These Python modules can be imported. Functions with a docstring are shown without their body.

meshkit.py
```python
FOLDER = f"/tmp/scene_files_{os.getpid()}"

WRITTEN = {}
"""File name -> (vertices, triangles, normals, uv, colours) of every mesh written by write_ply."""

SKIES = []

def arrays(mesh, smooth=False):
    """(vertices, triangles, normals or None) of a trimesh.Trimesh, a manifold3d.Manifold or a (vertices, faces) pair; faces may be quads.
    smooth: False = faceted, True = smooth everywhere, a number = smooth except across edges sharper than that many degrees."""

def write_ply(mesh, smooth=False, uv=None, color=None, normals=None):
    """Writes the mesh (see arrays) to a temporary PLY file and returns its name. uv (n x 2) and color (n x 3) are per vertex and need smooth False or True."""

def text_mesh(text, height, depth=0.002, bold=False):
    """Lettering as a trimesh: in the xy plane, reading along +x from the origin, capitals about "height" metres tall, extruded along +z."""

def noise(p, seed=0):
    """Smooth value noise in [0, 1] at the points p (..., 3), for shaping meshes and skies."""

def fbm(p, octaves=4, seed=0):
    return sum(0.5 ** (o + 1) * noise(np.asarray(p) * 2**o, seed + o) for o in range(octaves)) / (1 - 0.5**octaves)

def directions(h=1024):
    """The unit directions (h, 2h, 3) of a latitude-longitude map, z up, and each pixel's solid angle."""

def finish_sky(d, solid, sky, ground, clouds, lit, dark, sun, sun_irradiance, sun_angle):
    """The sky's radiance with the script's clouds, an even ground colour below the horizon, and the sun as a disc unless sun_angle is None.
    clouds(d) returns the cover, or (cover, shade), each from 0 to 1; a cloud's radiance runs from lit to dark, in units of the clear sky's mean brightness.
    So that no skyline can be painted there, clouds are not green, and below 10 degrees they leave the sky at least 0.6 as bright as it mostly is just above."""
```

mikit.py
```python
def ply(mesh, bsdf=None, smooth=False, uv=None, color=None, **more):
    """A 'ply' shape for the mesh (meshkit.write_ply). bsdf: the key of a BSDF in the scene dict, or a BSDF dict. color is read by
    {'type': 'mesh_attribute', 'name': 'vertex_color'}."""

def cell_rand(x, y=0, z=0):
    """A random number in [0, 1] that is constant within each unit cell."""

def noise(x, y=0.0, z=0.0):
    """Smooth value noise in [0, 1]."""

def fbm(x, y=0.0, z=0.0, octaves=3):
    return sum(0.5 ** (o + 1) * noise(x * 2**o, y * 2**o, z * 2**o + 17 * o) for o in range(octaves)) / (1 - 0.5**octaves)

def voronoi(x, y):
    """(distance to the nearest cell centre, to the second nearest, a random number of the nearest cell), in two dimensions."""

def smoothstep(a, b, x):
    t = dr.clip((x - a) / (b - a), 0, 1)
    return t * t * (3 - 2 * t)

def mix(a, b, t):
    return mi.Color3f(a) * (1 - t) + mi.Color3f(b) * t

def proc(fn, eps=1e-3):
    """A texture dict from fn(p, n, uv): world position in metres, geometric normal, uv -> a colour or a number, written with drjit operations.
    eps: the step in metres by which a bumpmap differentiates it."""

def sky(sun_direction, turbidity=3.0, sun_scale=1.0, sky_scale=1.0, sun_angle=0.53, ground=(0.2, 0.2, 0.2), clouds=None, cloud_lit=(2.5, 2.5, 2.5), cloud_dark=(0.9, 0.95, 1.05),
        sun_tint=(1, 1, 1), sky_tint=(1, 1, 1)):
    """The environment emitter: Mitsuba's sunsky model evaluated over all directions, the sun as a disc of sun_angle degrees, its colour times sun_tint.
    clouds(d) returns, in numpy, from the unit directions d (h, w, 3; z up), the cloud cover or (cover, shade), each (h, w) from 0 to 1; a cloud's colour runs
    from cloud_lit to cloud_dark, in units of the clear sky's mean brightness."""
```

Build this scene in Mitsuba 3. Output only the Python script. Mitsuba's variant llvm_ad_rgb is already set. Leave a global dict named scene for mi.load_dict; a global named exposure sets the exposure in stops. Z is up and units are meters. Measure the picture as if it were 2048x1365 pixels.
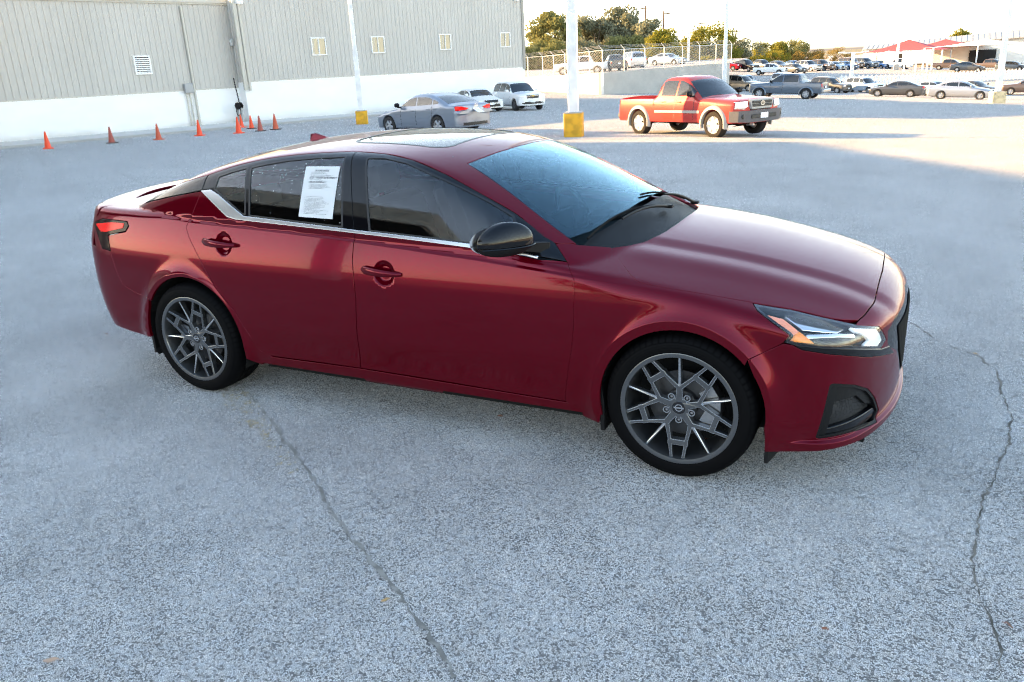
import math, random
import numpy as np, trimesh, mitsuba as mi, mikit, meshkit
import drjit as dr
import manifold3d as m3
from scipy.interpolate import CubicSpline, PchipInterpolator, RBFInterpolator
from scipy.spatial import Delaunay, cKDTree
from shapely import Polygon, Point, LineString, MultiPolygon, union_all, affinity, contains_xy, box as sbox
T = mi.ScalarTransform4f
scene, labels = {}, {}
# ---------------------------------------------------------------- camera, sky, exposure
CAM = np.array([0.8031, -3.981, 1.744]); YAW, PIT, ROL, FPX = -0.4745, 0.334, -0.049, 1600.0
FWD = np.array([math.sin(YAW)*math.cos(PIT), math.cos(YAW)*math.cos(PIT), -math.sin(PIT)])
RGT = np.cross(FWD, [0, 0, 1]); RGT /= np.linalg.norm(RGT); UPV = np.cross(RGT, FWD)
UP2 = -math.sin(ROL)*RGT + math.cos(ROL)*UPV
scene['camera'] = {'type': 'perspective', 'fov': math.degrees(2*math.atan(1024/FPX)), 'fov_axis': 'x', 'near_clip': 0.05, 'far_clip': 2000.0,
                   'to_world': T().look_at(origin=CAM.tolist(), target=(CAM+FWD).tolist(), up=UP2.tolist())}
SUN_AZ, SUN_EL = math.radians(3.0), math.radians(16.2)
SUN = (-math.cos(SUN_EL)*math.cos(SUN_AZ), -math.cos(SUN_EL)*math.sin(SUN_AZ), math.sin(SUN_EL))
scene['sky'] = mikit.sky(SUN, turbidity=2.2, sun_scale=0.7, sky_scale=1.0, sun_tint=(1.0, .86, .68), sky_tint=(1.27, 1.0, .86))
exposure = 4.9

# ---------------------------------------------------------------- helpers
def numbered(key):
    if key not in scene and not any(k.startswith(key+'__') for k in scene) and key not in used: used.add(key); return key
    n = 1
    while f'{key}_{n:03d}' in used or f'{key}_{n:03d}' in scene: n += 1
    used.add(f'{key}_{n:03d}'); return f'{key}_{n:03d}'
used = set()
def put(key, shape):
    key = numbered(key); scene[key] = shape; return key
def add(key, mesh, mat, smooth=False, tw=None):
    s = mikit.ply(mesh, mat, smooth)
    if tw is not None: s['to_world'] = tw
    return put(key, s)
def add_n(key, V, F, N, mat, tw=None):
    p = meshkit.write_ply((V, F), True, normals=N)
    s = {'type': 'ply', 'filename': p, 'face_normals': False, 'bsdf': {'type': 'ref', 'id': mat}}
    if tw is not None: s['to_world'] = tw
    return put(key, s)
def copy(key, shape, tw): return put(key, {**shape, 'to_world': tw})
def thing(name, label, cat, group=None):
    k = numbered(name); labels[k] = {'label': label, 'category': cat}
    if group: labels[k]['group'] = group
    return k
def tag(k, label, cat, group=None):
    labels[k] = {'label': label, 'category': cat}
    if group: labels[k]['group'] = group
    return k
def struct(name, mesh, mat, smooth=False):
    k = add(name, mesh, mat, smooth); labels[k] = {'kind': 'structure'}; return k
def cat(ms): return trimesh.util.concatenate([m for m in ms if m is not None])
def bx(x0, x1, y0, y1, z0, z1, bev=0.0):
    if bev <= 0:
        m = trimesh.creation.box(extents=(x1-x0, y1-y0, z1-z0)); m.apply_translation(((x0+x1)/2, (y0+y1)/2, (z0+z1)/2)); return m
    P = []
    for sx in (0, 1):
        for sy in (0, 1):
            for sz in (0, 1):
                c = np.array([(x1 if sx else x0), (y1 if sy else y0), (z1 if sz else z0)], float); s = np.array([1 if sx else -1, 1 if sy else -1, 1 if sz else -1])
                for k in range(3):
                    d = -s*bev; d[k] = 0; P.append(c+d)
    return trimesh.convex.convex_hull(np.array(P))
def mm(man):
    r = man.to_mesh(); return trimesh.Trimesh(np.array(r.vert_properties[:, :3], float), np.array(r.tri_verts), process=False)
def man(t):
    t = t.copy(); t.merge_vertices()
    return m3.Manifold(m3.Mesh(np.array(t.vertices, np.float32), np.array(t.faces, np.uint32)))
def xf(m, M): m = m.copy(); m.apply_transform(M); return m
def rotz(a, x=0, y=0, z=0):
    c, s = math.cos(a), math.sin(a); return np.array([[c, -s, 0, x], [s, c, 0, y], [0, 0, 1, z], [0, 0, 0, 1.0]])
def twz(x, y, z, a=0): return T().translate([float(x), float(y), float(z)]).rotate([0, 0, 1], math.degrees(a))
def lathe(prof, n=48):
    """profile of (r, h) revolved about the y axis (h along y)."""
    p = np.array(prof, float); t = np.linspace(0, 2*np.pi, n, endpoint=False)
    V = np.stack([p[:, 0][:, None]*np.cos(t), np.repeat(p[:, 1][:, None], n, 1), p[:, 0][:, None]*np.sin(t)], -1).reshape(-1, 3)
    F = []
    for i in range(len(p)-1):
        for j in range(n):
            a, b = i*n+j, i*n+(j+1) % n
            F += [[a, b, b+n], [a, b+n, a+n]]
    return trimesh.Trimesh(V, F, process=False)
def lathe_z(prof, n=32):
    m = lathe(prof, n); v = m.vertices.copy(); m.vertices = np.stack([v[:, 0], -v[:, 2], v[:, 1]], -1); return m
def tube(pts, rad, n=8):
    p = np.asarray(pts, float); rad = np.broadcast_to(rad, (len(p),))
    t = np.gradient(p, axis=0); t /= np.linalg.norm(t, axis=1, keepdims=True)+1e-12
    a = np.cross(t, np.where(np.abs(t[:, 2:]) < .9, [0, 0, 1.0], [1.0, 0, 0])); a /= np.linalg.norm(a, axis=1, keepdims=True)+1e-12
    b, g = np.cross(t, a), np.arange(n)*2*np.pi/n
    V = (p[:, None]+rad[:, None, None]*(np.cos(g)[None, :, None]*a[:, None]+np.sin(g)[None, :, None]*b[:, None])).reshape(-1, 3)
    F = []
    for i in range(len(p)-1):
        for j in range(n):
            q, r = i*n+j, i*n+(j+1) % n
            F += [[q, r, r+n], [q, r+n, q+n]]
    V = np.vstack([V, p[0], p[-1]]); e = (len(p)-1)*n
    for j in range(n): F += [[len(V)-2, (j+1) % n, j], [len(V)-1, e+j, e+(j+1) % n]]
    return trimesh.Trimesh(V, F, process=False)
def prism(poly, h):
    poly = poly if isinstance(poly, (Polygon, MultiPolygon)) else Polygon(poly)
    return cat([trimesh.creation.extrude_polygon(g, h, engine='earcut') for g in getattr(poly, 'geoms', [poly])])
def hull(*ps): return trimesh.convex.convex_hull(np.vstack(ps))
rs = np.random.default_rng(7)

# ---------------------------------------------------------------- materials
def rgb(c): return {'type': 'rgb', 'value': list(map(float, c))}
def two(b): return {'type': 'twosided', 'bsdf': b}
def mat(name, base, rough=.5, metal=0., spec=.5, **k):
    scene[name] = two({'type': 'principled', 'base_color': base if isinstance(base, dict) else rgb(base), 'roughness': rough, 'metallic': metal, 'specular': spec, **k}); return name
N3, FB, SS, MX = mikit.noise, mikit.fbm, mikit.smoothstep, mikit.mix
def noisy(base, amt, sc, c2=None):
    c2 = c2 or tuple(v*(1-amt) for v in base)
    def fn(p, n, uv): return MX(base, c2, SS(.3, .7, FB(p.x*sc, p.y*sc, p.z*sc, 3)))
    return mikit.proc(fn)
def paint(name, c, flake=.35, rough=.32, SPEC=.45):
    scene[name+'_gloss'] = {'type': 'principled', 'base_color': rgb(c), 'roughness': .012, 'specular': SPEC}
    scene[name+'_flake'] = {'type': 'principled', 'base_color': rgb([min(1, v*1.15) for v in c] if SPEC > .3 else (.23, .0010, .030)), 'roughness': rough, 'metallic': 1.0}
    scene[name] = two({'type': 'blendbsdf', 'weight': flake, 'a': {'type': 'ref', 'id': name+'_gloss'}, 'b': {'type': 'ref', 'id': name+'_flake'}}); return name
paint('paint_red', (.080, .0003, .0040), .25, .13, .28)
mat('black_gloss', (.003, .003, .004), .03, 0, .4)
mat('black_plastic', (.006, .006, .0065), .5, 0, .22)
mat('black_matte', (.01, .01, .01), .9, 0, .1)
mat('liner', (.012, .012, .012), .95, 0, .1)
mat('seal', (.012, .012, .013), .35)
mat('chrome', (.80, .80, .82), .10, 1.0)
mat('satin_chrome', (.72, .73, .75), .22, 1.0)
mat('silver_part', (.55, .56, .58), .30, 1.0)
mat('gunmetal', (.16, .165, .172), .26, .85, .6)
mat('gunmetal_edge', (.66, .67, .69), .22, 1.0)
mat('steel', (.45, .45, .46), .35, 1.0)
mat('disc_steel', (.10, .10, .105), .45, 1.0)
mat('white_lamp', (.92, .92, .90), .2)
mat('amber', (.88, .26, .03), .12, 0, .4)
mat('amber_pale', (.92, .34, .20), .15, 0, .4)
mat('lamp_red', (.85, .005, .005), .08, 0, .2)
mat('lamp_dark', (.012, .002, .003), .06, 0, .12)
mat('lamp_house', (.05, .055, .065), .12, .3, .8)
mat('seat_grey', (.05, .05, .053), .8)
mat('trim_dark', (.012, .012, .013), .7)
mat('trim_mid', (.07, .07, .075), .7)
mat('paper', (.58, .60, .61), .7)
mat('ink', (.05, .05, .06), .8)
mat('cap_black', (.01, .01, .012), .2, 0, .6)
scene['glass_clear'] = {'type': 'thindielectric', 'int_ior': 1.52, 'specular_transmittance': rgb((.15, .25, .28)), 'specular_reflectance': rgb((.58, .87, 1.0))}
scene['glass_tint'] = {'type': 'thindielectric', 'int_ior': 1.5, 'specular_transmittance': rgb((.05, .055, .06))}
scene['glass_lens'] = {'type': 'thindielectric', 'int_ior': 1.38}
mat('window_dark', (.012, .015, .018), .04, 0, .8)
WX = (0.0, -2.825)
def tyre_bump(p, n, uv):
    cx = dr.select(p.x > -1.4, 0.0, -2.825)
    a = dr.atan2(p.z-.325, p.x-cx); r = dr.sqrt(dr.square(p.z-.325)+dr.square(p.x-cx))
    s = a*(66/(2*np.pi)); f = s-dr.floor(s)
    sip = SS(.0, .10, dr.abs(f-.5))
    return dr.select(r > .303, .009*sip, .0012*SS(.2, .5, dr.abs(dr.sin(r*260))))
scene['tyre_b'] = {'type': 'principled', 'base_color': rgb((.0035, .0035, .004)), 'roughness': .6, 'specular': .06}
scene['tyre'] = two({'type': 'bumpmap', 'arbitrary': mikit.proc(tyre_bump, 1e-3), 'scale': 1.0, 'bsdf': {'type': 'ref', 'id': 'tyre_b'}})
mat('tyre_far', (.018, .018, .018), .7)

# asphalt with pale exposed stone
def asphalt_col(p, n, uv):
    wx = p.x+.0025*N3(p.x*140, p.y*140); wy = p.y+.0025*N3(p.x*140+31, p.y*140)
    d1, d2, r = mikit.voronoi(wx*162, wy*178)
    d3, d4, r2 = mikit.voronoi(wx*420+7, wy*420)
    e = SS(.02, .30, d2-d1)
    big = FB(p.x*.35, p.y*.35, 0.0, 4); mid = FB(p.x*2.3, p.y*2.3, 5.0, 3)
    st = .33+.26*r*r+.10*r2
    pick = SS(.10, .30, r+.25*(mid-.5))
    v = .115+pick*e*(st-.06)
    v = v*(.94+.22*big)*(.90+.20*mid)
    stain = SS(.70, .86, FB(p.x*.9+40, p.y*.9, 2.0, 4))
    v = v*(1-.13*stain)
    v = v*(.93+.14*N3(p.x*21, p.y*21))*(1-.30*SS(.82, .93, N3(p.x*43+9, p.y*43)))
    tint = MX((1.07, 1.0, .92), (1.0, 1.0, .99), N3(p.x*60, p.y*60))
    return tint*v
def asphalt_h(p, n, uv):
    wx = p.x+.0025*N3(p.x*140, p.y*140); wy = p.y+.0025*N3(p.x*140+31, p.y*140)
    d1, d2, r = mikit.voronoi(wx*162, wy*178)
    return .0014*SS(.0, .35, d2-d1)*(.5+r)
scene['asphalt_b'] = {'type': 'principled', 'base_color': mikit.proc(asphalt_col), 'roughness': .78, 'specular': .35}
scene['asphalt'] = two({'type': 'bumpmap', 'arbitrary': mikit.proc(asphalt_h, 8e-4), 'scale': 1.0, 'bsdf': {'type': 'ref', 'id': 'asphalt_b'}})
mat('crack', noisy((.075, .07, .06), .5, 30, (.17, .155, .13)), .95, 0, .2)
mat('crack_soft', noisy((.16, .155, .14), .4, 30, (.27, .26, .235)), .95, 0, .2)
mat('old_yellow', noisy((.42, .30, .11), .5, 60, (.30, .25, .15)), .9)
def conc(p, n, uv):
    b = FB(p.x*.8, p.y*.8, p.z*.8, 4); s = N3(p.x*140, p.y*140, p.z*140)
    return MX((.30, .295, .28), (.46, .45, .42), b)*(.9+.2*s)
mat('concrete', mikit.proc(conc), .9, 0, .3)
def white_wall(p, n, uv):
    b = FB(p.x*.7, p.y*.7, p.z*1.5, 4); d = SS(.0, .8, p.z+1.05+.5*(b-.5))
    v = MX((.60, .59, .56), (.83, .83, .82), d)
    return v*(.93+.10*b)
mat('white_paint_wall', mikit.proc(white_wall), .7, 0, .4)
def tan_metal(p, n, uv):
    b = FB(p.x*.5, p.y*.5, p.z*.25, 4); st = FB(p.x*5, p.y*5, p.z*.35, 3)
    return MX((.43, .415, .38), (.49, .475, .44), b)*(.94+.10*st)
mat('tan_metal', mikit.proc(tan_metal), .45, 0, .5)
mat('tan_trim', (.50, .48, .42), .5)
mat('tan_trim_dark', (.30, .285, .25), .5)
mat('white_trim', (.78, .78, .76), .5)
mat('grey_trim', (.36, .36, .35), .5)
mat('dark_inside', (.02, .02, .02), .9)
mat('white_pole', noisy((.80, .80, .79), .15, 3), .45)
mat('yellow_paint', noisy((.72, .38, .015), .3, 6), .6)
mat('metal_grey', (.33, .34, .35), .5, .3)

# ---------------------------------------------------------------- terrain
CP = np.array([list(map(float, q.split())) for q in '''-38.86 -58.08 0;-12.18 -44.37 0;3.84 -36.15 0;10.95 -32.49 0;18.07 -28.84 0;25.18 -25.18 0;36.75 -19.24 0;54.54 -10.11 0;-47.09 -42.07 0;-20.4 -28.36 0;-4.39 -20.14 0;2.73 -16.48 0;9.84 -12.83 0;16.96 -9.17 0;28.52 -3.23 0;46.31 5.9 0;-51.2 -34.06 0;-24.51 -20.36 0;-8.5 -12.13 0;-1.38 -8.48 0;5.73 -4.82 0;12.85 -1.17 0;24.41 4.77 0;42.2 13.91 0;-53.48 -29.62 0;-26.8 -15.91 0;-10.78 -7.68 0;-3.67 -4.03 0;3.45 -0.37 0;10.56 3.28 0;22.13 9.22 0;39.92 18.36 0;-55.31 -26.06 0;-28.62 -12.35 0;-12.61 -4.13 0;-5.5 -0.47 0;1.62 3.18 0;8.74 6.84 0;20.3 12.78 0;38.09 21.92 0;-57.14 -22.5 -0.06;-30.45 -8.79 -0.06;-14.44 -0.57 -0.06;-7.32 3.09 -0.06;-0.21 6.74 -0.06;6.91 10.4 -0.08;18.47 16.34 -0.13;36.26 25.47 -0.19;-59.88 -17.16 -0.21;-33.19 -3.46 -0.21;-17.18 4.77 -0.21;-10.07 8.42 -0.21;-2.95 12.08 -0.23;4.17 15.73 -0.44;15.73 21.67 -0.87;33.52 30.81 -1.52;-63.53 -10.05 -0.41;-36.85 3.66 -0.41;-20.84 11.88 -0.41;-13.72 15.54 -0.41;-6.6 19.2 -0.44;0.51 22.85 -0.72;12.08 28.79 -1.31;29.87 37.93 -2.19;-67.19 -2.93 -0.6;-40.5 10.78 -0.6;-24.49 19 -0.6;-17.38 22.66 -0.6;-10.26 26.31 -0.62;-3.14 29.97 -0.91;8.42 35.91 -1.5;26.21 45.04 -2.38;-37.03 19.42 -0.72;-34.56 28.68 -0.81;-34.62 31.84 -0.84;-32.16 41.23 -0.87;-34.6 64.97 -0.89;-34.85 71.84 -0.9;-16.33 23.72 -0.7;-27.62 47.4 -1.28;-24.44 47.33 -1.2;-6.3 25.28 -0.77;-8.69 59.29 -1.59;-1.82 81.6 -2.87;3.27 72.83 -2.71;-25.74 84.66 -2.03;-17.66 91.24 -2.36;-8.58 99.03 -3.27;-42.31 155.31 -1.03;-40.05 168.43 -1.48;-31.46 147.97 -1.07;-23.41 143.93 -2.24;-28.39 156.36 -1.24;-18.7 152.47 -2.02;-14.54 140.59 -1.68;-14.67 158.5 -2;-14.05 159.91 -1.89;-6.44 158.91 -2.16;3.62 166.5 -3.17;9.46 169.65 -3.14;-120 -60 0;-120 60 -1;-130 200 -1.5;-60 260 -1.5;60 260 -3;120 150 -3.5;120 40 -3;90 -60 -0.5;0 -100 0;-60 330 -1.5;-250 350 -1.5;200 350 -3.2;'''.split(';') if q])
_rbf = RBFInterpolator(CP[:, :2], CP[:, 2], kernel='thin_plate_spline', smoothing=60)
def ground(x, y):
    x, y = np.asarray(x, float), np.asarray(y, float)
    z = _rbf(np.stack([x.ravel(), y.ravel()], -1)).reshape(x.shape)
    t = np.clip((np.hypot(x+.8, y+.3)-6)/9, 0, 1); return z*t*t*(3-2*t)
def gz(x, y): return float(ground(np.array([x]), np.array([y]))[0])
def axis(lo, hi, c):
    a = np.concatenate([np.linspace(0, 40, 41), 40+np.geomspace(1.5, 400, 26)])
    a = np.concatenate([-a[::-1], a[1:]])+c; return a[(a >= lo) & (a <= hi)]
gx, gy = axis(-320, 320, -8), axis(-180, 440, 20)
X, Y = np.meshgrid(gx, gy, indexing='ij'); Z = ground(X, Y)
nx, ny = X.shape; i, j = np.meshgrid(np.arange(nx-1), np.arange(ny-1), indexing='ij'); q = i*ny+j
GF = np.concatenate([np.stack([q, q+ny, q+ny+1], -1).reshape(-1, 3), np.stack([q, q+ny+1, q+1], -1).reshape(-1, 3)])
struct('pavement', trimesh.Trimesh(np.stack([X, Y, Z], -1).reshape(-1, 3), GF, process=False), 'asphalt', True)
far = trimesh.creation.annulus(300, 1900, .2, segments=64); far.apply_translation((-8, 20, -4.2))
mat('far_land', noisy((.16, .15, .10), .4, .02), .95)
struct('far_ground', far, 'far_land')
# ---------------------------------------------------------------- the red sedan: a smooth solid f(x, y, z) <= 0, cut into panels
def spl(pts, kind='c'):
    a=np.array(pts,float); a=a[np.argsort(a[:,0])]
    s=CubicSpline(a[:,0],a[:,1],bc_type='natural') if kind=='c' else PchipInterpolator(a[:,0],a[:,1])
    lo,hi=a[0,0],a[-1,0]
    def f(x):
        xc=np.clip(x,lo,hi)
        return s(xc)+np.where(x<lo,(x-lo)*float(s(lo,1)),0)+np.where(x>hi,(x-hi)*float(s(hi,1)),0)
    return f
def smax(a,b,k):
    h=np.maximum(k-np.abs(a-b),0)/k
    return np.maximum(a,b)+h*h*h*k/6
def smin(a,b,k): return -smax(-a,-b,k)
def sst(a,b,x):
    t=np.clip((x-a)/(b-a),0,1); return t*t*(3-2*t)
HREC=[(-2.50,.897),(-1.455,.812)]
FWX,RWX,WZ=0.0,-2.825,.328
wb=spl([(-4.0,.80),(-3.6,.868),(-3.3,.893),(-2.825,.914),(-2.2,.921),(-1.5,.922),(-.7,.920),(-.2,.917),(.2,.905),(.45,.886),(.7,.85),(.95,.80)])
# shoulder crease height and its depth
zcr=spl([(-3.4,1.02),(-2.97,1.014),(-2.764,1.005),(-2.387,.990),(-1.634,.957),(-1.228,.930),(-.844,.902),(-.471,.868),(-.139,.842),(.2,.81)])
zbelt=spl([(-3.4,1.05),(-2.6,1.03),(-1.64,.995),(-.97,.958),(-.5,.925),(0,.88)])
def Wd(x,z):
    w=wb(x)
    lo=.055*np.clip((.50-z)/.3,0,2)**2.2
    up=np.where(z>.60,.058*(np.clip(z-.60,0,9)/.4)**1.9,0)
    # deep scallop in the lower door
    sc=.012*np.exp(-((z-.36)/.10)**2)*sst(-2.5,-2.1,x)*(1-sst(-.75,-.35,x))
    w=w-lo-up-sc
    w=w-.007*sst(-.006,.006,z-zcr(x))*sst(-3.15,-2.85,x)*(1-sst(-.1,.25,x))
    w=w+.020*(1-sst(.226,.240,z))*sst(.30,.42,x)
    for hx,hz in HREC:
        q=((x-hx)/.064)**2+((z-hz)/.064)**2
        w=w-.017*sst(0,.75,1-q)
    for cx in (FWX,RWX):
        r=np.hypot(x-cx,z-WZ)
        fl=.9215-np.clip(r-.39,0,9)*.55-.25*np.clip(.33-z,0,9)**1.2
        w=smax(w,fl,.030)
    return w
hoodc=spl([(-.8,1.04),(-.45,.985),(-.2,.950),(.1,.908),(.4,.845),(.6,.79),(.72,.742),(.82,.68),(.92,.58)])
def yr(x): return .44-.10*sst(-.3,.9,x)+.02*x   # inner crease line of the hood
def hood(x,y):
    a=np.abs(y)
    z=hoodc(x+.10*a*a)-.10*a**2.4-.02*a**2
    # power dome: centre plane raised, a groove, then the outer ridge
    d=a-yr(x)
    fade=sst(-.5,-.2,x)
    z=z+fade*(.010*(1-sst(-.05,.06,d))+.009*np.exp(-((d-.16)/.085)**2))
    return z
deckc=spl([(-4.05,1.04),(-3.93,1.078),(-3.8,1.088),(-3.5,1.083),(-3.2,1.083),(-2.9,1.083),(-2.5,1.085),(-2.0,1.068),(-1.6,1.052),(-1,1.015)])
def deck(x,y):
    a=np.abs(y)
    return deckc(x)-.07*a**2.2
def top(x,y):
    t=sst(-1.2,-.6,x)
    return hood(np.maximum(x,-.9),y)*t+deck(x,y)*(1-t)
def front(y,z):
    a=np.abs(y)
    x=.835-.30*a**2.2-.10*a**6
    # profile: tip at z .70, bumper fullest at z .45
    x=x-1.6*np.clip(z-.60,0,9)**2-.20*np.clip(.36-z,0,9)**1.6
    return x+.020*(1-sst(.226,.240,z))
def rear(y,z):
    a=np.abs(y)
    x=-3.87+.22*a**2.4+.10*a**6
    x=x+.45*np.clip(.62-z,0,9)**1.7+.9*np.clip(z-.80,0,9)**1.8-.0*z
    return x
def flow(x,y,z):
    a=np.abs(y)
    f=smax(a-Wd(x,z),x-front(y,z),.16)
    f=smax(f,rear(y,z)-x,.14)
    t=z-top(x,y)
    k=.028+.04*sst(-.6,-.2,x)+.02*(1-sst(-3.2,-2.8,x))
    f=smax(f,t*.9,k)
    return smax(f,.172+.033*sst(-.35,-.5,x)+.10*sst(-3.0,-3.6,x)-z,.02)
roofc=spl([(-3.60,1.00),(-3.35,1.108),(-3.1,1.206),(-2.8,1.300),(-2.5,1.360),(-2.2,1.392),(-1.9,1.401),(-1.6,1.394),(-1.35,1.374),(-1.15,1.340),(-1.0,1.301),(-.85,1.247),(-.6,1.138),(-.3,1.000),(-.1,.905)])
def roof(x,y):
    a=np.abs(y)
    sh=.30*a*a*sst(-1.9,-1.0,x)-.10*a*a*(1-sst(-2.6,-2.0,x))
    return roofc(x+sh)-.085*a**2-.05*a**4
gb=spl([(-3.7,.70),(-3.4,.76),(-3.0,.825),(-2.6,.858),(-2.2,.868),(-1.6,.871),(-1.0,.868),(-.5,.862),(-.1,.85)])
def Gd(x,z):
    u=z-zbelt(x)
    return gb(x)-.40*np.maximum(u,0)-.30*np.clip(u,0,9)**2+.35*np.minimum(u,0)
def fgreen(x,y,z):
    a=np.abs(y)
    return np.maximum(smax((a-Gd(x,z))*.9,(z-roof(x,y))*.85,.075),.85-z)
def f(x,y,z): return smin(flow(x,y,z),fgreen(x,y,z),.012)

MARCH_N = 44
def grad(ff, p, e=8e-4):
    g = []
    for k in range(3):
        a, b = p.copy(), p.copy(); a[:, k] += e; b[:, k] -= e
        g.append(ff(a[:, 0], a[:, 1], a[:, 2])-ff(b[:, 0], b[:, 1], b[:, 2]))
    g = np.stack(g, -1); return g/(np.linalg.norm(g, axis=1, keepdims=True)+1e-12)
def cast(ff, o, d, t0, t1, n=MARCH_N):
    t = np.full(len(o), t0); lo = np.full(len(o), np.nan); prev = None; dt = (t1-t0)/n; hit = np.zeros(len(o), bool)
    for i in range(n+1):
        tt = t0+dt*i; p = o+tt*d; cur = ff(p[:, 0], p[:, 1], p[:, 2])
        if i:
            m = (~hit) & (cur <= 0); lo[m] = tt-dt; hit |= m
        prev = cur
    l = np.where(hit, lo, t1-dt); h = l+dt
    for _ in range(15):
        m = (l+h)/2; p = o+m[:, None]*d; ins = ff(p[:, 0], p[:, 1], p[:, 2]) <= 0
        h = np.where(ins, m, h); l = np.where(ins, l, m)
    return o+((l+h)/2)[:, None]*d
class Lin:
    def __init__(s, n, u, n0, n1): s.n = np.array(n, float)/np.linalg.norm(n); s.u = np.array(u, float); s.v = np.cross(s.n, s.u); s.v *= np.sign(s.v[2]+1e-9*s.v[1]) if abs(s.v[2]) > 1e-6 else np.sign(s.v[1]); s.n0, s.n1 = n0, n1
    def uv(s, P): P = np.asarray(P, float); return np.stack([P@s.u, P@s.v], -1)
    def lift(s, ff, uv): return cast(ff, uv[:, :1]*s.u+uv[:, 1:]*s.v+s.n0*s.n, np.repeat(-s.n[None], len(uv), 0), 0., s.n0-s.n1)
class AxX:                                                                    # around an axis along x
    def __init__(s, z0, r, n0, n1): s.z0, s.r, s.n0, s.n1 = z0, r, n0, n1
    def uv(s, P): P = np.asarray(P, float); return np.stack([P[..., 0], np.arctan2(P[..., 1], P[..., 2]-s.z0)*s.r], -1)
    def lift(s, ff, uv):
        a = uv[:, 1]/s.r; d = np.stack([0*a, np.sin(a), np.cos(a)], -1); o = np.stack([uv[:, 0], 0*a, 0*a+s.z0], -1)+s.n0*d
        return cast(ff, o, -d, 0., s.n0-s.n1)
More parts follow.
